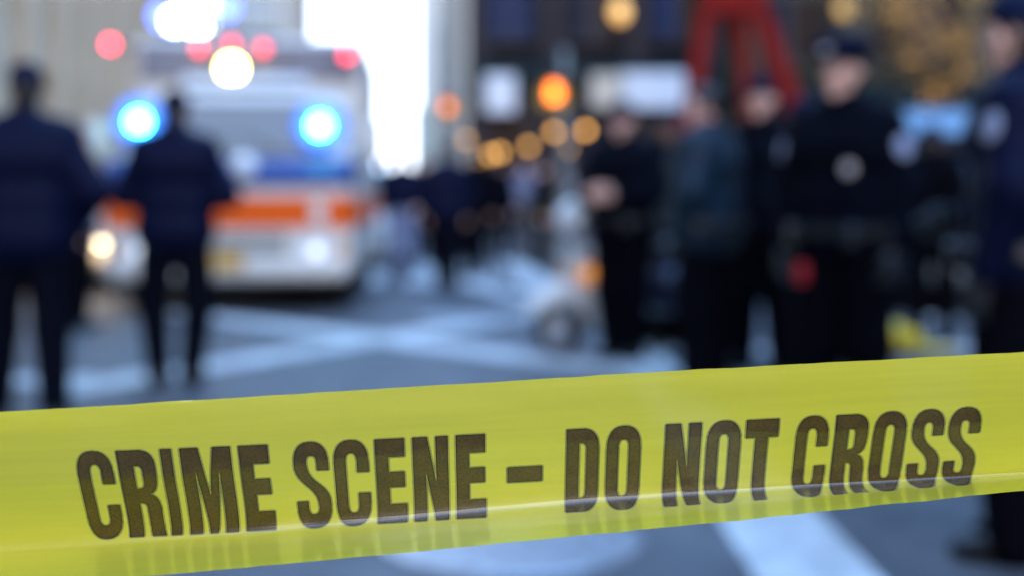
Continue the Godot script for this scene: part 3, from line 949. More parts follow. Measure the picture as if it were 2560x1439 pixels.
func tree(label: String, at: Vector3, sd: int) -> void:
	var t := thing("lit_tree", label, "tree", at)
	var r := RandomNumberGenerator.new()
	r.seed = sd
	var trunk := PackedVector3Array([V(0, -0.05, 0), V(0.04, 1.2, 0.02), V(0.0, 2.6, 0.05), V(-0.06, 3.4, 0.0)])
	part("trunk", tube(trunk, PackedFloat32Array([0.2, 0.15, 0.13, 0.11]), 12), M.bark, t)
	var tips := []
	for i in 9:
		var a := TAU * i / 9.0 + r.randf() * 0.5
		var up := r.randf_range(1.6, 3.6)
		var reach := r.randf_range(0.9, 2.3)
		var p0: Vector3 = trunk[2].lerp(trunk[3], r.randf())
		var p1 := p0 + V(cos(a) * reach * 0.45, up * 0.35, sin(a) * reach * 0.45)
		var p2 := p0 + V(cos(a) * reach, up, sin(a) * reach)
		part("limb", tube(PackedVector3Array([p0, p1, p2]), PackedFloat32Array([0.07, 0.05, 0.02]), 8), M.bark, t)
		for k in 5:
			tips.append(p0.lerp(p1, r.randf()) if k == 0 else p1.lerp(p2, r.randf()) + V(r.randf_range(-0.4, 0.4), r.randf_range(-0.3, 0.4), r.randf_range(-0.4, 0.4)))
	# thin autumn leaves in loose clumps, with small bulbs strung among them
	var leaf := SurfaceTool.new()
	leaf.begin(Mesh.PRIMITIVE_TRIANGLES)
	for c in tips:
		for k in 36:
			var p: Vector3 = c + V(r.randfn(0, 0.2), r.randfn(0, 0.16), r.randfn(0, 0.2))
			var b := Basis.from_euler(V(r.randf() * TAU, r.randf() * TAU, r.randf() * TAU))
			var l := r.randf_range(0.05, 0.09)
			for q in [V(0, 0, 0), V(l * 0.4, l * 0.6, 0.01), V(0, l * 1.4, 0), V(0, 0, 0), V(0, l * 1.4, 0), V(-l * 0.4, l * 0.6, 0.01)]:
				leaf.add_vertex(p + b * q)
	leaf.generate_normals()
	var lv := part("leaves", leaf.commit(), M.leaf, t)
	lv.set_meta("kind", "stuff")
	var bulbs := SurfaceTool.new()
	bulbs.begin(Mesh.PRIMITIVE_TRIANGLES)
	var bulb := ball(0.03)
	bulb.radial_segments = 8
	bulb.rings = 4
	for i in 60:
		var y := 0.9 + i * 0.04
		bulbs.append_from(bulb, 0, Transform3D(Basis(), V(cos(i * 0.9) * 0.2, y, sin(i * 0.9) * 0.2)))
	for c in tips:
		for k in 2:
			bulbs.append_from(bulb, 0, Transform3D(Basis(), c + V(r.randfn(0, 0.15), r.randfn(0, 0.15), r.randfn(0, 0.15))))
	var bs := part("string_lights", bulbs.commit(), M.string_bulb, t)
	bs.set_meta("kind", "stuff")

func signal_head(label: String, px: float, py: float, d: float, power: float, size: float) -> void:
	var foot := floor_at(px + 26.0 * 22.0 / d, d + 0.15, 0.12 if d > 40.0 else 0.0)
	var head := spot(px, py, d)
	var t := thing("pedestrian_signal", label, "traffic signal", foot)
	part("pole", bar(V(0, 0, 0), V(0, head.y + 0.7, 0), 0.07, 0.055, 12), M.signal_grey, t)
	part("pole_base", lathe([Vector2(0.17, 0.0), Vector2(0.17, 0.1), Vector2(0.11, 0.3), Vector2(0.08, 0.34)], 16), M.signal_grey, t)
	var hd := part("signal_box", bevel_box(V(0.44, 0.46, 0.22), 0.03), M.signal_yellow, t, head - foot + V(0, 0, -0.13))
	part("bracket", bar(V(0.0, 0.0, -0.08), foot + V(0, head.y, 0) - (head + V(0, 0, -0.13)), 0.025, 0.025, 8), M.signal_grey, hd)
	part("hood", bevel_box(V(0.44, 0.03, 0.2), 0.008), M.dark_plastic, hd, V(0, 0.2, 0.2))
	# the raised hand: palm, four fingers and a thumb
	var lit := glow(1.0, 0.2, 0.012, power)
	var k := size
	var hand := part("lit_hand", bevel_box(V(0.15, 0.13, 0.02) * k, 0.006), lit, hd, V(0, -0.045 * k, 0.12))
	for f in 4:
		part("finger", bevel_box(V(0.03, 0.12 + [0.0, 0.02, 0.015, -0.01][f], 0.02) * k, 0.005), lit, hand, V(-0.058 + 0.039 * f, 0.125, 0) * k)
	part("thumb", bevel_box(V(0.03, 0.1, 0.02) * k, 0.005), lit, hand, V(0.09, 0.03, 0) * k, V(0, 0, -0.5))

# ---------------------------------------------------------------- the scene
func _ready() -> void:
	rng.seed = 7
	# camera: level lens shifted down, focused on the tape
	var cam := Camera3D.new()
	cam.name = "camera"
	add_child(cam)
	var at := CameraAttributesPhysical.new()
	at.frustum_focal_length = 59.3
	at.frustum_focus_distance = 0.572
	at.exposure_aperture = 5.2
	at.frustum_near = 0.05
	at.frustum_far = 4000.0
	cam.attributes = at
	cam.near = 0.05
	cam.far = 4000.0
	cam.projection = Camera3D.PROJECTION_FRUSTUM
	cam.size = cam.near * 1439.0 / F
	cam.frustum_offset = Vector2(0, -cam.near * (719.5 - HORIZON) / F)
	cam.position = V(0, EYE, 0)
	cam.current = true

	# sky and added front fill: open shade under a bright sky
	var sky_m := ProceduralSkyMaterial.new()
	sky_m.sky_top_color = lin(0.24, 0.5, 1.0)
	sky_m.sky_horizon_color = lin(0.85, 0.92, 1.0)
	sky_m.sky_curve = 0.25
	sky_m.sky_energy_multiplier = 2.0
	sky_m.ground_bottom_color = lin(0.1, 0.11, 0.13)
	sky_m.ground_horizon_color = lin(0.3, 0.36, 0.45)
	sky_m.use_debanding = false
	var sky := Sky.new()
	sky.sky_material = sky_m
	var env := Environment.new()
	env.background_mode = Environment.BG_SKY
	env.sky = sky
	env.tonemap_mode = Environment.TONE_MAPPER_LINEAR
	env.tonemap_exposure = 1.0
	env.sdfgi_enabled = true
	env.ssao_enabled = true
	env.ssil_enabled = true
	var we := WorldEnvironment.new()
	we.name = "world_environment"
	we.environment = env
	add_child(we)
	var front_fill := DirectionalLight3D.new()  # wide warm fill from behind the camera, added to brighten front faces
	front_fill.name = "front_fill"
	front_fill.light_color = lin(1.0, 0.72, 0.44)
	front_fill.light_energy = 0.78
	front_fill.light_angular_distance = 65.0
	front_fill.sky_mode = DirectionalLight3D.SKY_MODE_LIGHT_ONLY
	front_fill.shadow_enabled = true
	front_fill.rotation = V(deg_to_rad(-15), deg_to_rad(2), 0)
	add_child(front_fill)

	make_materials()
	make_ground()
	make_buildings()
	make_head()
	make_hand()
	ambulance()
	make_vehicles()
	make_people()
	make_street_things()
	make_tape()

func make_materials() -> void:
	M.grain = noise_tex(0.05, 0.72, 1.0, 1)
	M.blotch = noise_tex(0.012, 0.7, 1.0, 2, 512)
	M.cloth_grain = noise_tex(0.2, 0.7, 1.0, 3)
	M.asphalt = mat(0.13, 0.13, 0.14, 0.62, 0.0, "blotch")
	M.asphalt.uv1_scale = V(0.23, 0.23, 0.23)
	M.asphalt.detail_enabled = true
	M.asphalt.detail_albedo = M.grain
	M.asphalt.detail_blend_mode = BaseMaterial3D.BLEND_MODE_MUL
	M.asphalt.metallic_specular = 0.5
	M.road_paint = mat(0.68, 0.68, 0.66, 0.55, 0.0, "blotch")
	M.road_paint.uv1_scale = V(0.6, 0.6, 0.6)
	M.pavement = mat(0.5, 0.42, 0.32, 0.75, 0.0, "grain")
	M.kerb = mat(0.42, 0.4, 0.37, 0.8, 0.0, "grain")
	M.iron = mat(0.5, 0.5, 0.52, 0.42, 0.8, "grain")
	M.skin = mat(1, 1, 1, 0.55)
	M.skin.vertex_color_use_as_albedo = true
	M.skin.subsurf_scatter_enabled = true
	M.skin.subsurf_scatter_strength = 0.1
	var cloth := func(r, g, b):
		var m := mat(r, g, b, 0.85, 0.0, "cloth_grain")
		m.uv1_scale = V(6, 6, 6)
		m.metallic_specular = 0.15
		return m
	M.navy = cloth.call(0.004, 0.006, 0.03)
	M.navy_deep = cloth.call(0.004, 0.005, 0.011)
	M.black_cloth = cloth.call(0.003, 0.003, 0.006)
	M.teal = cloth.call(0.009, 0.026, 0.046)
	for k in ["teal", "navy"]:      # nylon shells with a soft shine
		M[k].roughness = 0.6
		M[k].metallic_specular = 0.2
	M.teal.clearcoat_enabled = true
	M.teal.clearcoat = 0.22
	M.teal.clearcoat_roughness = 0.4
	M.jeans = cloth.call(0.28, 0.33, 0.5)
	M.lavender = cloth.call(0.3, 0.3, 0.42)
	M.grey_cloth = cloth.call(0.07, 0.065, 0.08)
	M.plum_cloth = cloth.call(0.07, 0.03, 0.04)
	M.navy_cap = cloth.call(0.012, 0.017, 0.05)
	M.dark_hair = mat(0.02, 0.013, 0.01, 0.6)
	M.leather = mat(0.008, 0.008, 0.01, 0.35)
	M.patch = mat(0.34, 0.35, 0.42, 0.6)
	M.emblem = mat(0.3, 0.33, 0.5, 0.6)
	M.gold = mat(0.75, 0.55, 0.42, 0.5, 0.1)
	M.silver = mat(0.6, 0.62, 0.68, 0.35, 0.5)
	M.rubber = mat(0.015, 0.015, 0.016, 0.7)
	M.steel = mat(0.6, 0.6, 0.62, 0.3, 0.9)
	M.dark_metal = mat(0.05, 0.05, 0.06, 0.45, 0.3)
	M.dark_plastic = mat(0.018, 0.018, 0.02, 0.5)
	M.white_paint = mat(0.68, 0.62, 0.54, 0.35)
	M.white_paint.clearcoat_enabled = true
	M.white_paint.clearcoat = 0.4
	M.orange_paint = mat(0.88, 0.12, 0.012, 0.5)
	M.blue_paint = mat(0.007, 0.04, 0.2, 0.45)
	M.scooter_white = mat(0.7, 0.71, 0.7, 0.4)
	M.scooter_navy = mat(0.01, 0.015, 0.04, 0.4)
	M.scooter_blue = mat(0.06, 0.09, 0.42, 0.35)
	M.amber_lens = mat(0.7, 0.26, 0.02, 0.25)
	M.amber_lit = glow(0.9, 0.3, 0.03, 0.8)
	M.lamp_lens = mat(0.75, 0.78, 0.8, 0.15)
	M.plate = mat(0.62, 0.34, 0.05, 0.5)
	M.windscreen = mat(0.2, 0.155, 0.12, 0.16)
	M.windscreen.metallic_specular = 0.5
	M.blue_glass = mat(0.015, 0.05, 0.11, 0.1)
	M.blue_glass.metallic_specular = 0.75
	M.clear_pane = mat(0.8, 0.85, 0.88, 0.3)
	M.clear_pane.albedo_color.a = 0.85
	M.clear_pane.transparency = BaseMaterial3D.TRANSPARENCY_ALPHA
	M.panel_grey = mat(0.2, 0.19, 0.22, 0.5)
	M.dark_paint = mat(0.008, 0.012, 0.022, 0.3)
	M.dark_paint.metallic_specular = 0.3
	M.cream_paint = mat(0.66, 0.58, 0.46, 0.35)
	M.red_steel = mat(0.34, 0.022, 0.016, 0.8, 0.0, "grain")
	M.bark = mat(0.2, 0.12, 0.05, 0.9, 0.0, "grain")
	M.leaf = mat(0.58, 0.28, 0.06, 0.7)
	M.leaf.backlight_enabled = true
	M.leaf.backlight = lin(0.4, 0.24, 0.05)
	M.string_bulb = glow(1.0, 0.48, 0.14, 1.5)
	M.signal_grey = mat(0.2, 0.21, 0.2, 0.5)
	M.signal_yellow = mat(0.5, 0.28, 0.02, 0.45)
	M.sign_white = mat(0.75, 0.76, 0.78, 0.5)
	M.sign_cream = mat(0.6, 0.52, 0.4, 0.5)
	M.warm_globe = glow(1.0, 0.5, 0.13, 5.0)
	M.hedge = mat(0.13, 0.12, 0.025, 0.8)
	M.granite = mat(0.2, 0.19, 0.18, 0.7, 0.0, "grain")
	M.yellow_plastic = mat(0.5, 0.38, 0.015, 0.5)
	# walls
	M.beige_stone = mat(0.6, 0.46, 0.3, 0.85, 0.0, "blotch")
	M.beige_trim = mat(0.76, 0.57, 0.37, 0.85, 0.0, "grain")
	M.pale_stone = mat(0.72, 0.62, 0.5, 0.8, 0.0, "blotch")
	M.pale_trim = mat(0.78, 0.68, 0.56, 0.8, 0.0, "grain")
	M.grey_stone = mat(0.2, 0.19, 0.19, 0.8, 0.0, "blotch")
	M.dark_wall = mat(0.035, 0.028, 0.032, 0.7, 0.0, "blotch")
	M.dark_trim = mat(0.055, 0.045, 0.047, 0.6, 0.0, "grain")
	M.green_wall = mat(0.07, 0.066, 0.045, 0.7, 0.0, "blotch")
	M.green_trim = mat(0.1, 0.09, 0.065, 0.7, 0.0, "grain")
	M.green_fascia = mat(0.01, 0.02, 0.022, 0.5)
	M.glass_grey = mat(0.34, 0.28, 0.22, 0.4)
	M.glass_blue = mat(0.06, 0.07, 0.09, 0.15)
	M.glass_dark = mat(0.012, 0.014, 0.025, 0.4)
	M.glass_navy = mat(0.015, 0.025, 0.07, 0.35)
	M.glass_brown = mat(0.035, 0.02, 0.014, 0.35)
	for k in ["dark_wall", "dark_trim", "green_wall", "green_trim", "green_fascia", "red_steel", "orange_paint"]:
		M[k].metallic_specular = 0.2
	for k in ["glass_dark", "glass_navy", "glass_brown"]:
		M[k].metallic_specular = 0.2
	M.lit_window = glow(1.0, 0.55, 0.2, 0.55)

func make_ground() -> void:
	struct("road", sheet(PackedVector3Array([V(-900, 0, 400), V(900, 0, 400), V(900, 0, -3000), V(-900, 0, -3000)])), M.asphalt)
	# left pavement with its kerb
	var a := lane(-5.2, -6)
	var b := lane(-5.2, 400)
	var side := V(-4.6, 0, 0)
	struct("pavement", loft([PackedVector3Array([a + side, a, a + V(0, 0.13, 0), a + side + V(0, 0.13, 0)]), PackedVector3Array([b + side, b, b + V(0, 0.13, 0), b + side + V(0, 0.13, 0)])]), M.pavement)
	var k := V(0.16, 0, 0)
	struct("kerb", loft([PackedVector3Array([a + V(0.003, 0, 0), a + k, a + k + V(0, 0.125, 0), a + V(0.003, 0.125, 0)]), PackedVector3Array([b + V(0.003, 0, 0), b + k, b + k + V(0, 0.125, 0), b + V(0.003, 0.125, 0)])]), M.kerb)
	# plaza across the crossing, in front of the dark buildings
	struct("plaza", bevel_box(V(60, 0.14, 32), 0.03), M.granite, V(34.0, 0.06, -46.0))
	# painted lines
	var lines := [["crossing_line", V(-3.5, 0, -14.2), V(1.0, 0, -9.15), 0.5], ["crossing_line", V(-2.7, 0, -8.35), V(0.55, 0, -14.4), 0.42], ["crossing_line", V(-4.4, 0, -8.75), V(-2.62, 0, -8.8), 0.5], ["stop_line", V(0.62, 0, -10.55), V(4.6, 0, -10.9), 0.5], ["lane_line", V(0.92, 0, -2.6), V(0.92, 0, -10.28), 0.38], ["lane_line", V(-0.75, 0, -19.0), V(0.2, 0, -15.6), 0.35], ["lane_line", V(3.75, 0, -13.3), V(4.35, 0, -13.3), 0.5], ["lane_line", V(0.35, 0, -17.5), V(1.0, 0, -12.5), 0.4]]
	for l in lines:
		var d: Vector3 = (l[2] - l[1]).normalized()
		var n: Vector3 = d.cross(Vector3.UP) * l[3] * 0.5
		var y := V(0, 0.004 + 0.004 * (lines.find(l) % 3), 0)
		struct(l[0], sheet(PackedVector3Array([l[1] - n + y, l[1] + n + y, l[2] + n + y, l[2] - n + y])), M.road_paint)
	for i in 8:   # far zebra bars
		var x := -2.9 + i * 0.75
		struct("zebra_bar", sheet(PackedVector3Array([V(x, 0.005, -18.2), V(x + 0.45, 0.005, -18.2), V(x + 0.15, 0.005, -25.0), V(x - 0.3, 0.005, -25.0)])), M.road_paint)
	# iron covers in the road
	for q in [["worn round iron manhole cover in the road just below the tape", 1272.0, 4.75, 0.44], ["round iron manhole cover far back in the road beside the ambulance", 1180.0, 13.4, 0.5]]:
		var t := thing("manhole_cover", q[0], "manhole cover", floor_at(q[1], q[2]), 0.3, "manhole covers in the road")
		part("frame", lathe([Vector2(q[3] - 0.06, 0.001), Vector2(q[3] - 0.06, 0.012), Vector2(q[3], 0.012), Vector2(q[3] + 0.01, 0.001)], 40), M.iron, t)
		var lid := part("lid", lathe([Vector2(q[3] - 0.065, 0.001), Vector2(q[3] - 0.065, 0.01), Vector2(0.01, 0.011)], 40), M.iron, t)
		for i in 24:
			var r: float = q[3] * (0.28 if i < 8 else 0.6)
			var an := TAU * i / (8.0 if i < 8 else 16.0)
			part("stud", bevel_box(V(0.06, 0.008, 0.03), 0.003), M.iron, lid, V(cos(an) * r, 0.014, sin(an) * r), V(0, -an, 0))

func make_buildings() -> void:
	block("stone_building", "beige stone building with tall piers nearest on the left of the street", lane(-9.6, 14), lane(-9.6, 58), V(1, 0, 0), {"height": 30.0, "depth": 16.0, "bay": 3.6, "floor": 3.8, "ground": 5.4, "pilaster": 1.5, "pier": 1.0, "wall": M.beige_stone, "trim": M.beige_trim, "glass": [M.glass_grey], "shop": [M.glass_grey, M.glass_grey, M.cream_paint]})
	block("stone_building", "pale grey stone building farther along the left of the street behind the ambulance", lane(-9.6, 58.5), lane(-9.6, 190), V(1, 0, 0), {"height": 46.0, "depth": 18.0, "bay": 8.1, "floor": 4.6, "ground": 6.0, "pilaster": 3.0, "wall": M.pale_stone, "trim": M.pale_trim, "glass": [M.glass_blue, M.glass_grey], "shop": [M.glass_grey, M.glass_blue]})
	block("office_building", "grey office building beyond the dark corner block on the right", lane(9.0, 214), lane(9.0, 146), V(-1, 0, 0), {"height": 60.0, "depth": 18.0, "bay": 8.5, "floor": 5.0, "ground": 6.0, "pilaster": 3.0, "wall": M.grey_stone, "trim": M.pale_stone, "glass": [M.glass_grey], "shop": [M.glass_dark]})
	block("office_building", "pale tower closing the right side of the far street against the sky", lane(9.2, 330), lane(9.2, 216), V(-1, 0, 0), {"height": 80.0, "depth": 18.0, "bay": 11.0, "floor": 6.0, "ground": 7.0, "pilaster": 4.0, "wall": M.pale_stone, "trim": M.pale_trim, "glass": [M.glass_grey], "shop": [M.glass_grey]})
	block("corner_building", "dark office block with shop signs behind the crowd in the middle", floor_at(1168, 50), floor_at(1800, 50), V(0, 0, 1), {"height": 34.0, "depth": 20.0, "bay": 2.95, "floor": 3.7, "ground": 5.9, "pilaster": 0.7, "wall": M.dark_wall, "trim": M.dark_trim, "glass": [M.glass_dark, M.glass_navy, M.glass_dark, M.glass_brown], "shop": [M.glass_brown, M.glass_dark], "fascia": M.green_fascia, "sills": 2})
	block("corner_building", "dark olive building behind the yellow tree on the right", floor_at(1815, 52), floor_at(3400, 52), V(0, 0, 1), {"height": 28.0, "depth": 20.0, "bay": 4.6, "floor": 3.8, "ground": 5.2, "pilaster": 1.2, "wall": M.green_wall, "trim": M.green_trim, "glass": [M.glass_dark, M.glass_brown], "shop": [M.glass_dark, M.glass_brown], "fascia": M.green_fascia})
	# the rest of the street round and behind the camera, which shades the crossing
	block("street_wall", "beige stone building on the left of the street behind the camera", lane(-9.6, -72), lane(-9.6, 13.5), V(1, 0, 0), {"height": 34.0, "depth": 16.0, "bay": 8.5, "floor": 3.8, "ground": 5.4, "pilaster": 2.2, "wall": M.beige_stone, "trim": M.beige_trim, "glass": [M.glass_grey], "shop": [M.glass_grey], "sills": 0})
	block("street_wall", "brown stone building on the right of the street beside the camera", lane(17.0, 33), lane(17.0, -72), V(-1, 0, 0), {"height": 20.0, "depth": 16.0, "bay": 8.7, "floor": 3.8, "ground": 5.4, "pilaster": 2.2, "wall": M.grey_stone, "trim": M.beige_trim, "glass": [M.glass_grey], "shop": [M.glass_dark], "sills": 0})
	block("low_building", "low pale building closing the street at its far end", lane(-9, 520), lane(9, 520), V(0, 0, 1), {"height": 6.2, "depth": 14.0, "bay": 6.0, "floor": 2.6, "ground": 3.4, "pilaster": 1.0, "wall": M.pale_stone, "trim": M.pale_trim, "glass": [M.glass_grey], "shop": [M.glass_grey]})
	# shop signs on the fascia of the dark block
	for q in [[1250, 235, 1.05, 1.3, "sign_white", "narrow white sign panel left of the glowing orange signal", 0], [1520, 228, 1.2, 1.15, "sign_cream", "cream sign panel between the orange signal and the long white sign", 1], [1632, 226, 2.2, 1.25, "sign_white", "long white shop sign panel left of the red steel frame", 2]]:
		var t := thing("shop_sign", q[5], "sign", spot(q[0], q[1], 49.2))
		part("panel", bevel_box(V(q[2], q[3], 0.1), 0.03), M[q[4]], t)
		part("frame", bevel_box(V(q[2] + 0.12, q[3] + 0.12, 0.08), 0.03), M.dark_metal, t, V(0, 0, -0.06))
		for s in [-1, 1]:
			part("bracket", bevel_box(V(0.08, 0.3, 0.2), 0.01), M.dark_metal, t, V(q[2] * 0.3 * s, 0, -0.18))

func make_vehicles() -> void:
	var pc := car("police_car", "white police car with a lit blue roof lamp half hidden behind the ambulance", "police car", floor_at(868, 22), 0.0, {"width": 1.86, "hood": 0.92, "roof": 1.42, "nose": 1.5, "length": 4.9, "paint": M.white_paint})
	var lb := part("light_bar", bevel_box(V(1.2, 0.1, 0.28), 0.03), M.dark_plastic, pc, V(0, 1.47, -2.9))
	for i in 3:
		part("beacon", ball(0.11, 0.8), glow(0.06, 0.42, 1.0, 9.0), lb, V(0.2 + 0.22 * i, 0.07, 0.06))
	omni(floor_at(930, 21.7, 1.6) + V(0, 0, -2.4), Color(0.3, 0.6, 1.0), 0.4, 0.12)
	car("parked_car", "cream coloured car with lit headlamps at the kerb behind the left officer", "car", floor_at(112, 16.6), 0.12, {"width": 1.82, "hood": 0.86, "roof": 1.44, "nose": 1.4, "length": 4.7, "paint": M.cream_paint, "lamp": glow(1.0, 0.85, 0.58, 15.0), "fog": glow(1.0, 0.82, 0.56, 20.0)})
	omni(floor_at(245, 16.3, 0.6), Color(1.0, 0.87, 0.65), 0.3, 0.06)
	omni(floor_at(-20, 16.3, 0.6), Color(1.0, 0.87, 0.65), 0.3, 0.06)
	car("police_van", "dark blue police van parked facing the camera behind the right-hand officers", "van", floor_at(2505, 13.6), 0.0, {"width": 2.02, "hood": 1.68, "roof": 2.04, "nose": 0.3, "length": 5.4, "paint": M.dark_paint, "screen": 0.5, "tail": 0.4, "glass": M.blue_glass, "bumper": M.signal_grey})
	scooter()

func make_people() -> void:
	var cops := "officers standing at the scene"
	var crowd := "people in the distance"
	person("officer", "officer in dark navy jacket seen from behind at the far left edge", cops, floor_at(62, 7.0), PI + 0.1, {"coat": M.navy, "legs": M.navy_deep, "hat": "cap", "arms": ["pocket", "pocket"], "bulk": 0.042, "stance": 0.055, "hem": 0.86, "look": 0.2, "stride": 0.06, "gloves": true})
	person("officer", "officer seen from behind in front of the ambulance with elbows out", cops, floor_at(437, 8.7), PI, {"coat": M.navy, "legs": M.navy_deep, "hat": "knit", "arms": ["front", "front"], "bulk": 0.03, "stance": 0.0, "hem": 0.84, "nod": 0.25, "baggy": 0.016, "knees": 0.04, "gloves": true, "collar": 0.05})
	person("officer", "officer with hands clasped before the chest beside the white scooter", cops, floor_at(1558, 10.0), -0.55, {"baggy": 0.034, "stance": -0.02, "coat": M.navy_deep, "legs": M.black_cloth, "hat": "cap", "arms": ["clasp", "clasp"], "bulk": 0.03, "belt": true, "nod": 0.2})
	person("officer", "officer in teal jacket turned to the left with bare dark hair", cops, floor_at(1765, 8.4), -2.1, {"baggy": 0.03, "coat": M.teal, "legs": M.black_cloth, "hat": "hair", "arms": ["bent", "down"], "bulk": 0.055, "stance": 0.05, "belt": true, "look": 0.35, "gloves": true, "skin": Color(0.78, 0.43, 0.35)})
	person("officer", "officer in a cap standing behind the teal jacketed officer", cops, floor_at(1905, 9.4), -0.5, {"coat": M.navy_deep, "legs": M.black_cloth, "hat": "cap", "arms": ["down", "bent"], "gloves": true, "height": 1.92, "patches": [1, -1], "patch_down": 0.05, "stance": 0.03, "baggy": 0.03})
	person("officer", "officer half hidden between the clasped hands officer and the teal jacket", cops, floor_at(1665, 10.9), 0.3, {"stance": -0.02, "coat": M.navy_deep, "legs": M.black_cloth, "hat": "cap", "gloves": true, "baggy": 0.03, "bulk": 0.03, "skin": Color(0.25, 0.13, 0.09)})
	person("officer", "officer almost hidden behind the peaked cap officer's right shoulder", cops, floor_at(2010, 8.2), 0.6, {"coat": M.navy_deep, "legs": M.black_cloth, "hat": "cap", "gloves": true, "baggy": 0.03, "bulk": 0.03, "height": 1.7})
	person("officer", "officer in black seen from behind between the gold badge and the far right officer", cops, floor_at(2330, 11.6), 2.6, {"coat": M.black_cloth, "legs": M.black_cloth, "hat": "cap", "gloves": true, "height": 1.72, "bulk": 0.02})
	var d := person("officer", "officer in a peaked cap with a gold badge on the chest", cops, floor_at(2112, 6.3), -0.7, {"gloves": true, "coat": M.navy_deep, "legs": M.black_cloth, "hat": "peaked", "arms": ["down", "down"], "baggy": 0.03, "bulk": 0.02, "belt": true, "patches": [1, -1], "badge": 0.1, "nod": 0.0, "look": -0.15, "height": 1.83})
	part("red_pouch", bevel_box(V(0.055, 0.085, 0.04), 0.012), mat(0.42, 0.008, 0.014, 0.6), d, V(-0.1, 0.8, 0.2))
	person("officer", "officer in profile cut off by the right edge of the picture", cops, floor_at(2560, 4.55), -PI / 2 - 0.55, {"gloves": true, "baggy": 0.035, "coat": M.navy, "legs": M.black_cloth, "hat": "knit", "arms": ["bent", "down"], "bulk": 0.03, "belt": true, "patches": [1, -1], "patch_down": 0.3, "cell": 0.017, "height": 1.8})
	# farther people
	var far := 0.03
	person("pedestrian", "passer-by in pale lavender jacket between the two left officers", crowd, floor_at(196, 12.3), 1.5, {"stance": -0.06, "arms": ["down", "down"], "coat": M.lavender, "legs": M.black_cloth, "hat": "hair", "cell": far, "height": 1.72})
	person("pedestrian", "dark coated person walking in the middle of the road behind the tape", crowd, floor_at(1118, 17.6), PI + 0.2, {"coat": M.navy, "legs": M.navy_deep, "hat": "hair", "cell": far, "stride": 0.12, "stance": -0.04, "bulk": 0.03})
	person("pedestrian", "person in dark jacket and light blue jeans right of the ambulance", crowd, floor_at(1005, 20.5), 0.2, {"coat": M.navy, "legs": M.jeans, "hat": "knit", "cell": far, "arms": ["down", "pocket"], "bulk": 0.03, "hem": 0.95})
	person("pedestrian", "person in dark clothes standing far back below the amber lamps", crowd, floor_at(1248, 25.0), 2.6, {"coat": M.navy_deep, "legs": M.black_cloth, "hat": "hair", "cell": far, "bulk": 0.02})
	person("pedestrian", "person in lavender top far back among the crowd", crowd, floor_at(1312, 27.5), 0.0, {"coat": M.lavender, "legs": M.grey_cloth, "hat": "hair", "cell": far})
	person("pedestrian", "person in grey coat behind the dark walker", crowd, floor_at(1178, 29.0), 0.5, {"coat": M.grey_cloth, "legs": M.navy_deep, "hat": "knit", "cell": far, "height": 1.74})
	person("pedestrian", "person in plum jacket far back beside the hedge", crowd, floor_at(1490, 30.5), -0.4, {"coat": M.plum_cloth, "legs": M.navy_deep, "hat": "hair", "cell": far})
	person("pedestrian", "bulky person in black coat left of the jeans wearer beside the white car", crowd, floor_at(962, 23.5), 0.4, {"coat": M.black_cloth, "legs": M.navy_deep, "hat": "hair", "cell": far, "bulk": 0.04})
	person("pedestrian", "tall person in black coat walking just right of the dark coated walker", crowd, floor_at(1185, 19.6), 3.3, {"coat": M.black_cloth, "legs": M.black_cloth, "hat": "hair", "cell": far, "stride": 0.14, "stance": -0.04, "height": 1.84})
	person("pedestrian", "person in dark navy coat farther back between the jeans wearer and the walker", crowd, floor_at(1058, 23.0), 0.3, {"coat": M.navy, "legs": M.black_cloth, "hat": "knit", "cell": far, "bulk": 0.02})
	person("pedestrian", "person in dark coat near the planter's left end", crowd, floor_at(1352, 22.6), 1.2, {"coat": M.navy_deep, "legs": M.navy_deep, "hat": "hair", "cell": far, "height": 1.66})
	person("pedestrian", "person in dark coat far back between white car and dark walker", crowd, floor_at(1062, 27.0), PI, {"coat": M.navy_deep, "legs": M.navy, "hat": "hair", "cell": far, "height": 1.76})
	person("pedestrian", "person in plum jacket far back just left of the clasped hands", crowd, floor_at(1422, 33.0), 0.1, {"coat": M.grey_cloth, "legs": M.navy_deep, "hat": "knit", "cell": far, "height": 1.7})

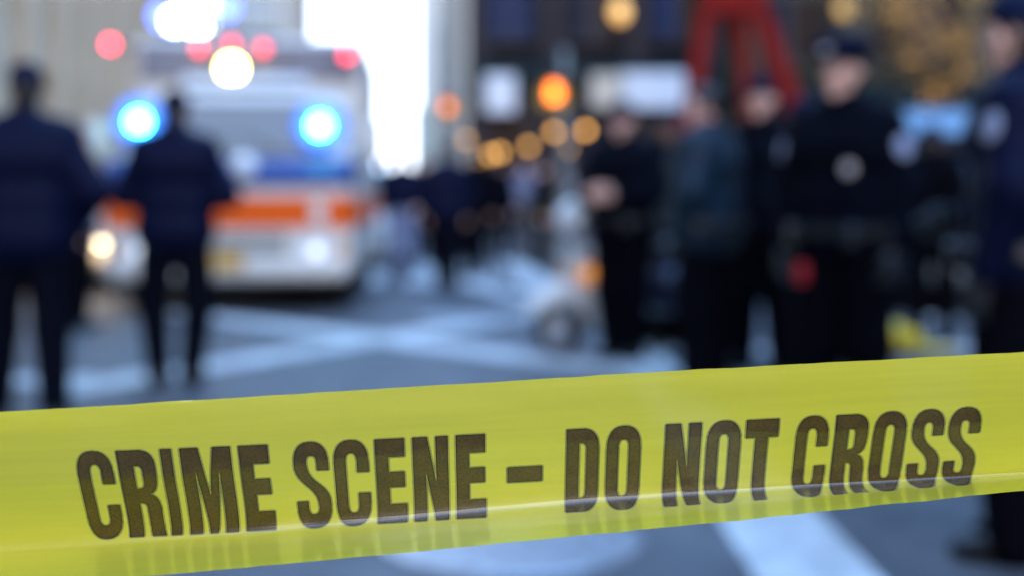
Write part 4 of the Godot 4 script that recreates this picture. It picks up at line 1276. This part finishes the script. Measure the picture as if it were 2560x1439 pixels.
func make_street_things() -> void:
	signal_head("pedestrian signal with glowing orange hand between the white signs", 1385, 233, 22.0, 7.5, 1.0)
	signal_head("small distant pedestrian signal glowing orange against the pale tower", 1117, 268, 30.0, 3.6, 0.85)
	# red steel frame in the plaza: splayed box beams under a heavy block
	var t := thing("steel_frame", "tall red steel frame of splayed beams rising behind the officers", "sculpture", floor_at(1880, 40.0, 0.13))
	var beams := [[-2.25, 0.0, -1.15, 7.0, 0.44], [2.35, 0.3, -0.05, 6.9, 0.5], [0.55, -1.6, -0.4, 6.3, 0.4]]
	for q in beams:
		var a := V(q[0], -0.0, q[1])
		var b := V(q[2], q[3], 0)
		var n := (b - a).normalized()
		var x := n.cross(V(0, 0, 1)).normalized()
		var beam := part("beam", bevel_box(V(q[4], (b - a).length(), 0.55), 0.03), M.red_steel, t, (a + b) * 0.5)
		beam.basis = Basis(x, n, x.cross(n))
		part("foot_plate", bevel_box(V(1.0, 0.08, 1.0), 0.02), M.dark_metal, t, a + V(0, 0.045, 0))
	part("crown_block", bevel_box(V(1.7, 1.9, 0.8), 0.05), M.red_steel, t, V(-0.5, 7.0, 0))
	part("upper_beam", bevel_box(V(0.6, 6.0, 0.6), 0.04), M.red_steel, t, V(-0.6, 10.9, 0), V(0, 0, 0.25))
	part("upper_beam", bevel_box(V(0.6, 6.0, 0.6), 0.04), M.red_steel, t, V(0.6, 10.9, 0.65), V(0, 0, -0.25))
	# hanging globes under the canopy of the dark block, and a lit lamp high up
	for q in [[1385, 330, 1.0, "amber globe lamp directly under the glowing orange signal"], [1465, 326, 1.25, "brightest amber globe lamp, right of the orange signal"], [1418, 372, 0.7, "amber globe lamp lowest of the right-hand group"], [1322, 366, 0.8, "amber globe lamp left of the two upper lamps"], [1250, 382, 0.95, "amber globe lamp over the dark clothed person"], [1226, 388, 0.8, "amber globe lamp close beside the one over the dark clothed person"], [1192, 398, 0.6, "dim amber globe lamp leftmost and lowest of all"], [1165, 350, 0.5, "dim amber globe lamp under the narrow white sign's left side"]]:
		var p := spot(q[0], q[1], 47.6)
		var l := thing("globe_lamp", q[3], "lamp", p, 0.0, "amber globe lamps in front of the dark block")
		part("globe", ball(0.125), glow(1.0, 0.47, 0.1, 4.2 * q[2]), l)
		part("cap", lathe([Vector2(0.06, 0.1), Vector2(0.07, 0.12), Vector2(0.03, 0.17)], 12), M.dark_metal, l)
		part("wall_arm", tube(PackedVector3Array([V(0, 0.15, 0), V(0, 0.35, -0.4), V(0, 0.3, -1.85)]), PackedFloat32Array([0.018, 0.018, 0.018]), 6), M.dark_metal, l)
	omni(spot(1440, 332, 46.6), Color(1.0, 0.65, 0.3), 0.5, 0.12)
	for q in [[1550, 30, "warm lit lamp high on the dark block's wall", 0.3, 1.6], [2110, 22, "faint warm lamp high on the olive building's wall", 0.26, 0.8]]:
		var l := thing("wall_lamp", q[2], "lamp", spot(q[0], q[1], 49.0))
		part("lamp_shade", ball(q[3], 1.2), glow(1.0, 0.52, 0.16, q[4]), l)
		part("wall_arm", bar(V(0, 0, -0.2), V(0, 0, -1.0), 0.05, 0.05, 8), M.dark_metal, l)
	tree("slender tree with sparse yellow leaves and warm string lights behind the right officers", floor_at(2335, 30.0, 0.13), 5)
	# hedge planter and banner
	var h := thing("planter", "low planter with olive yellow clipped hedge behind the scooter", "planter", floor_at(1395, 24.0), 0.0)
	part("trough", bevel_box(V(1.2, 0.62, 0.6), 0.04), M.granite, h, V(0, 0.312, 0))
	var lf := SurfaceTool.new()
	lf.begin(Mesh.PRIMITIVE_TRIANGLES)
	var r := RandomNumberGenerator.new()
	r.seed = 3
	for i in 2600:
		var p := V(r.randf_range(-0.56, 0.56), r.randf_range(0.6, 1.04), r.randf_range(-0.26, 0.26))
		var b := Basis.from_euler(V(r.randf() * TAU, r.randf() * TAU, r.randf() * TAU))
		for q in [V(-0.03, 0, 0), V(0, 0.07, 0), V(0.03, 0, 0)]:
			lf.add_vertex(p + b * q)
	lf.generate_normals()
	part("hedge", lf.commit(), M.hedge, h).set_meta("kind", "stuff")
	var bn := thing("banner_post", "grey post with pale green hanging banner beside the far tower", "banner", floor_at(1096, 29.0))
	part("post", bar(V(0, 0, 0), V(0, 4.6, 0), 0.07, 0.05, 10), M.signal_grey, bn)
	part("banner", bevel_box(V(0.42, 1.3, 0.03), 0.008), mat(0.5, 0.55, 0.48, 0.7), bn, V(-0.3, 2.25, 0.0))
	part("banner_arm", bar(V(0, 2.94, 0), V(-0.52, 2.94, 0), 0.02, 0.02, 6), M.signal_grey, bn)
	# crumpled yellow plastic dropped near the van
	var y := thing("plastic_bundle", "crumpled yellow plastic bundle on the road between the right officers' legs", "bundle", floor_at(2185, 10.4))
	y.scale = V(1.3, 1.25, 1.2)
	part("crumple", soft([[V(-0.08, 0.16, 0), V(-0.1, 0.32, 0.02), 0.1, 0.06], [V(-0.1, 0.1, 0), V(0.1, 0.1, 0.05), 0.1, 0.09], [V(0.1, 0.1, 0.02), V(0.22, 0.08, 0), 0.09, 0.06], [V(0.05, 0.12, -0.1), V(0.1, 0.24, -0.06), 0.06, 0.03]], 0.016, 0.02), M.yellow_plastic, y)
	part("loose_end", tube(PackedVector3Array([V(0.2, 0.05, 0.05), V(0.34, 0.03, 0.12), V(0.45, 0.02, 0.05)]), PackedFloat32Array([0.03, 0.025, 0.02]), 8), M.yellow_plastic, y)

func make_tape() -> void:
	var m := StandardMaterial3D.new()
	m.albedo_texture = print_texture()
	m.transparency = BaseMaterial3D.TRANSPARENCY_ALPHA
	m.roughness = 0.16
	m.metallic_specular = 0.5
	m.clearcoat_enabled = true
	m.clearcoat = 0.85
	m.clearcoat_roughness = 0.1
	m.backlight_enabled = true
	m.backlight = Color(0.8, 0.8, 0.8)
	m.cull_mode = BaseMaterial3D.CULL_DISABLED
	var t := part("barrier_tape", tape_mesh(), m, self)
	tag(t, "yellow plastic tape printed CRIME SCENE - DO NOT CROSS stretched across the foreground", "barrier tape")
	for q in [[-7600.0, "left"], [9780.0, "right"]]:
		var left: bool = q[1] == "left"
		var x: float = (q[0] - 1280.0) / F * (0.55 if left else 0.6)
		var p := thing("barrier_post", "grey steel post holding the %s end of the tape" % q[1], "post", V(x, 0, -0.53 if left else -0.62))
		part("pole", bar(V(0, 0.02, 0), V(0, 1.25, 0), 0.024, 0.024, 14), M.signal_grey, p)
		part("base", lathe([Vector2(0.2, 0.0), Vector2(0.2, 0.02), Vector2(0.05, 0.05), Vector2(0.026, 0.07)], 24), M.dark_metal, p)
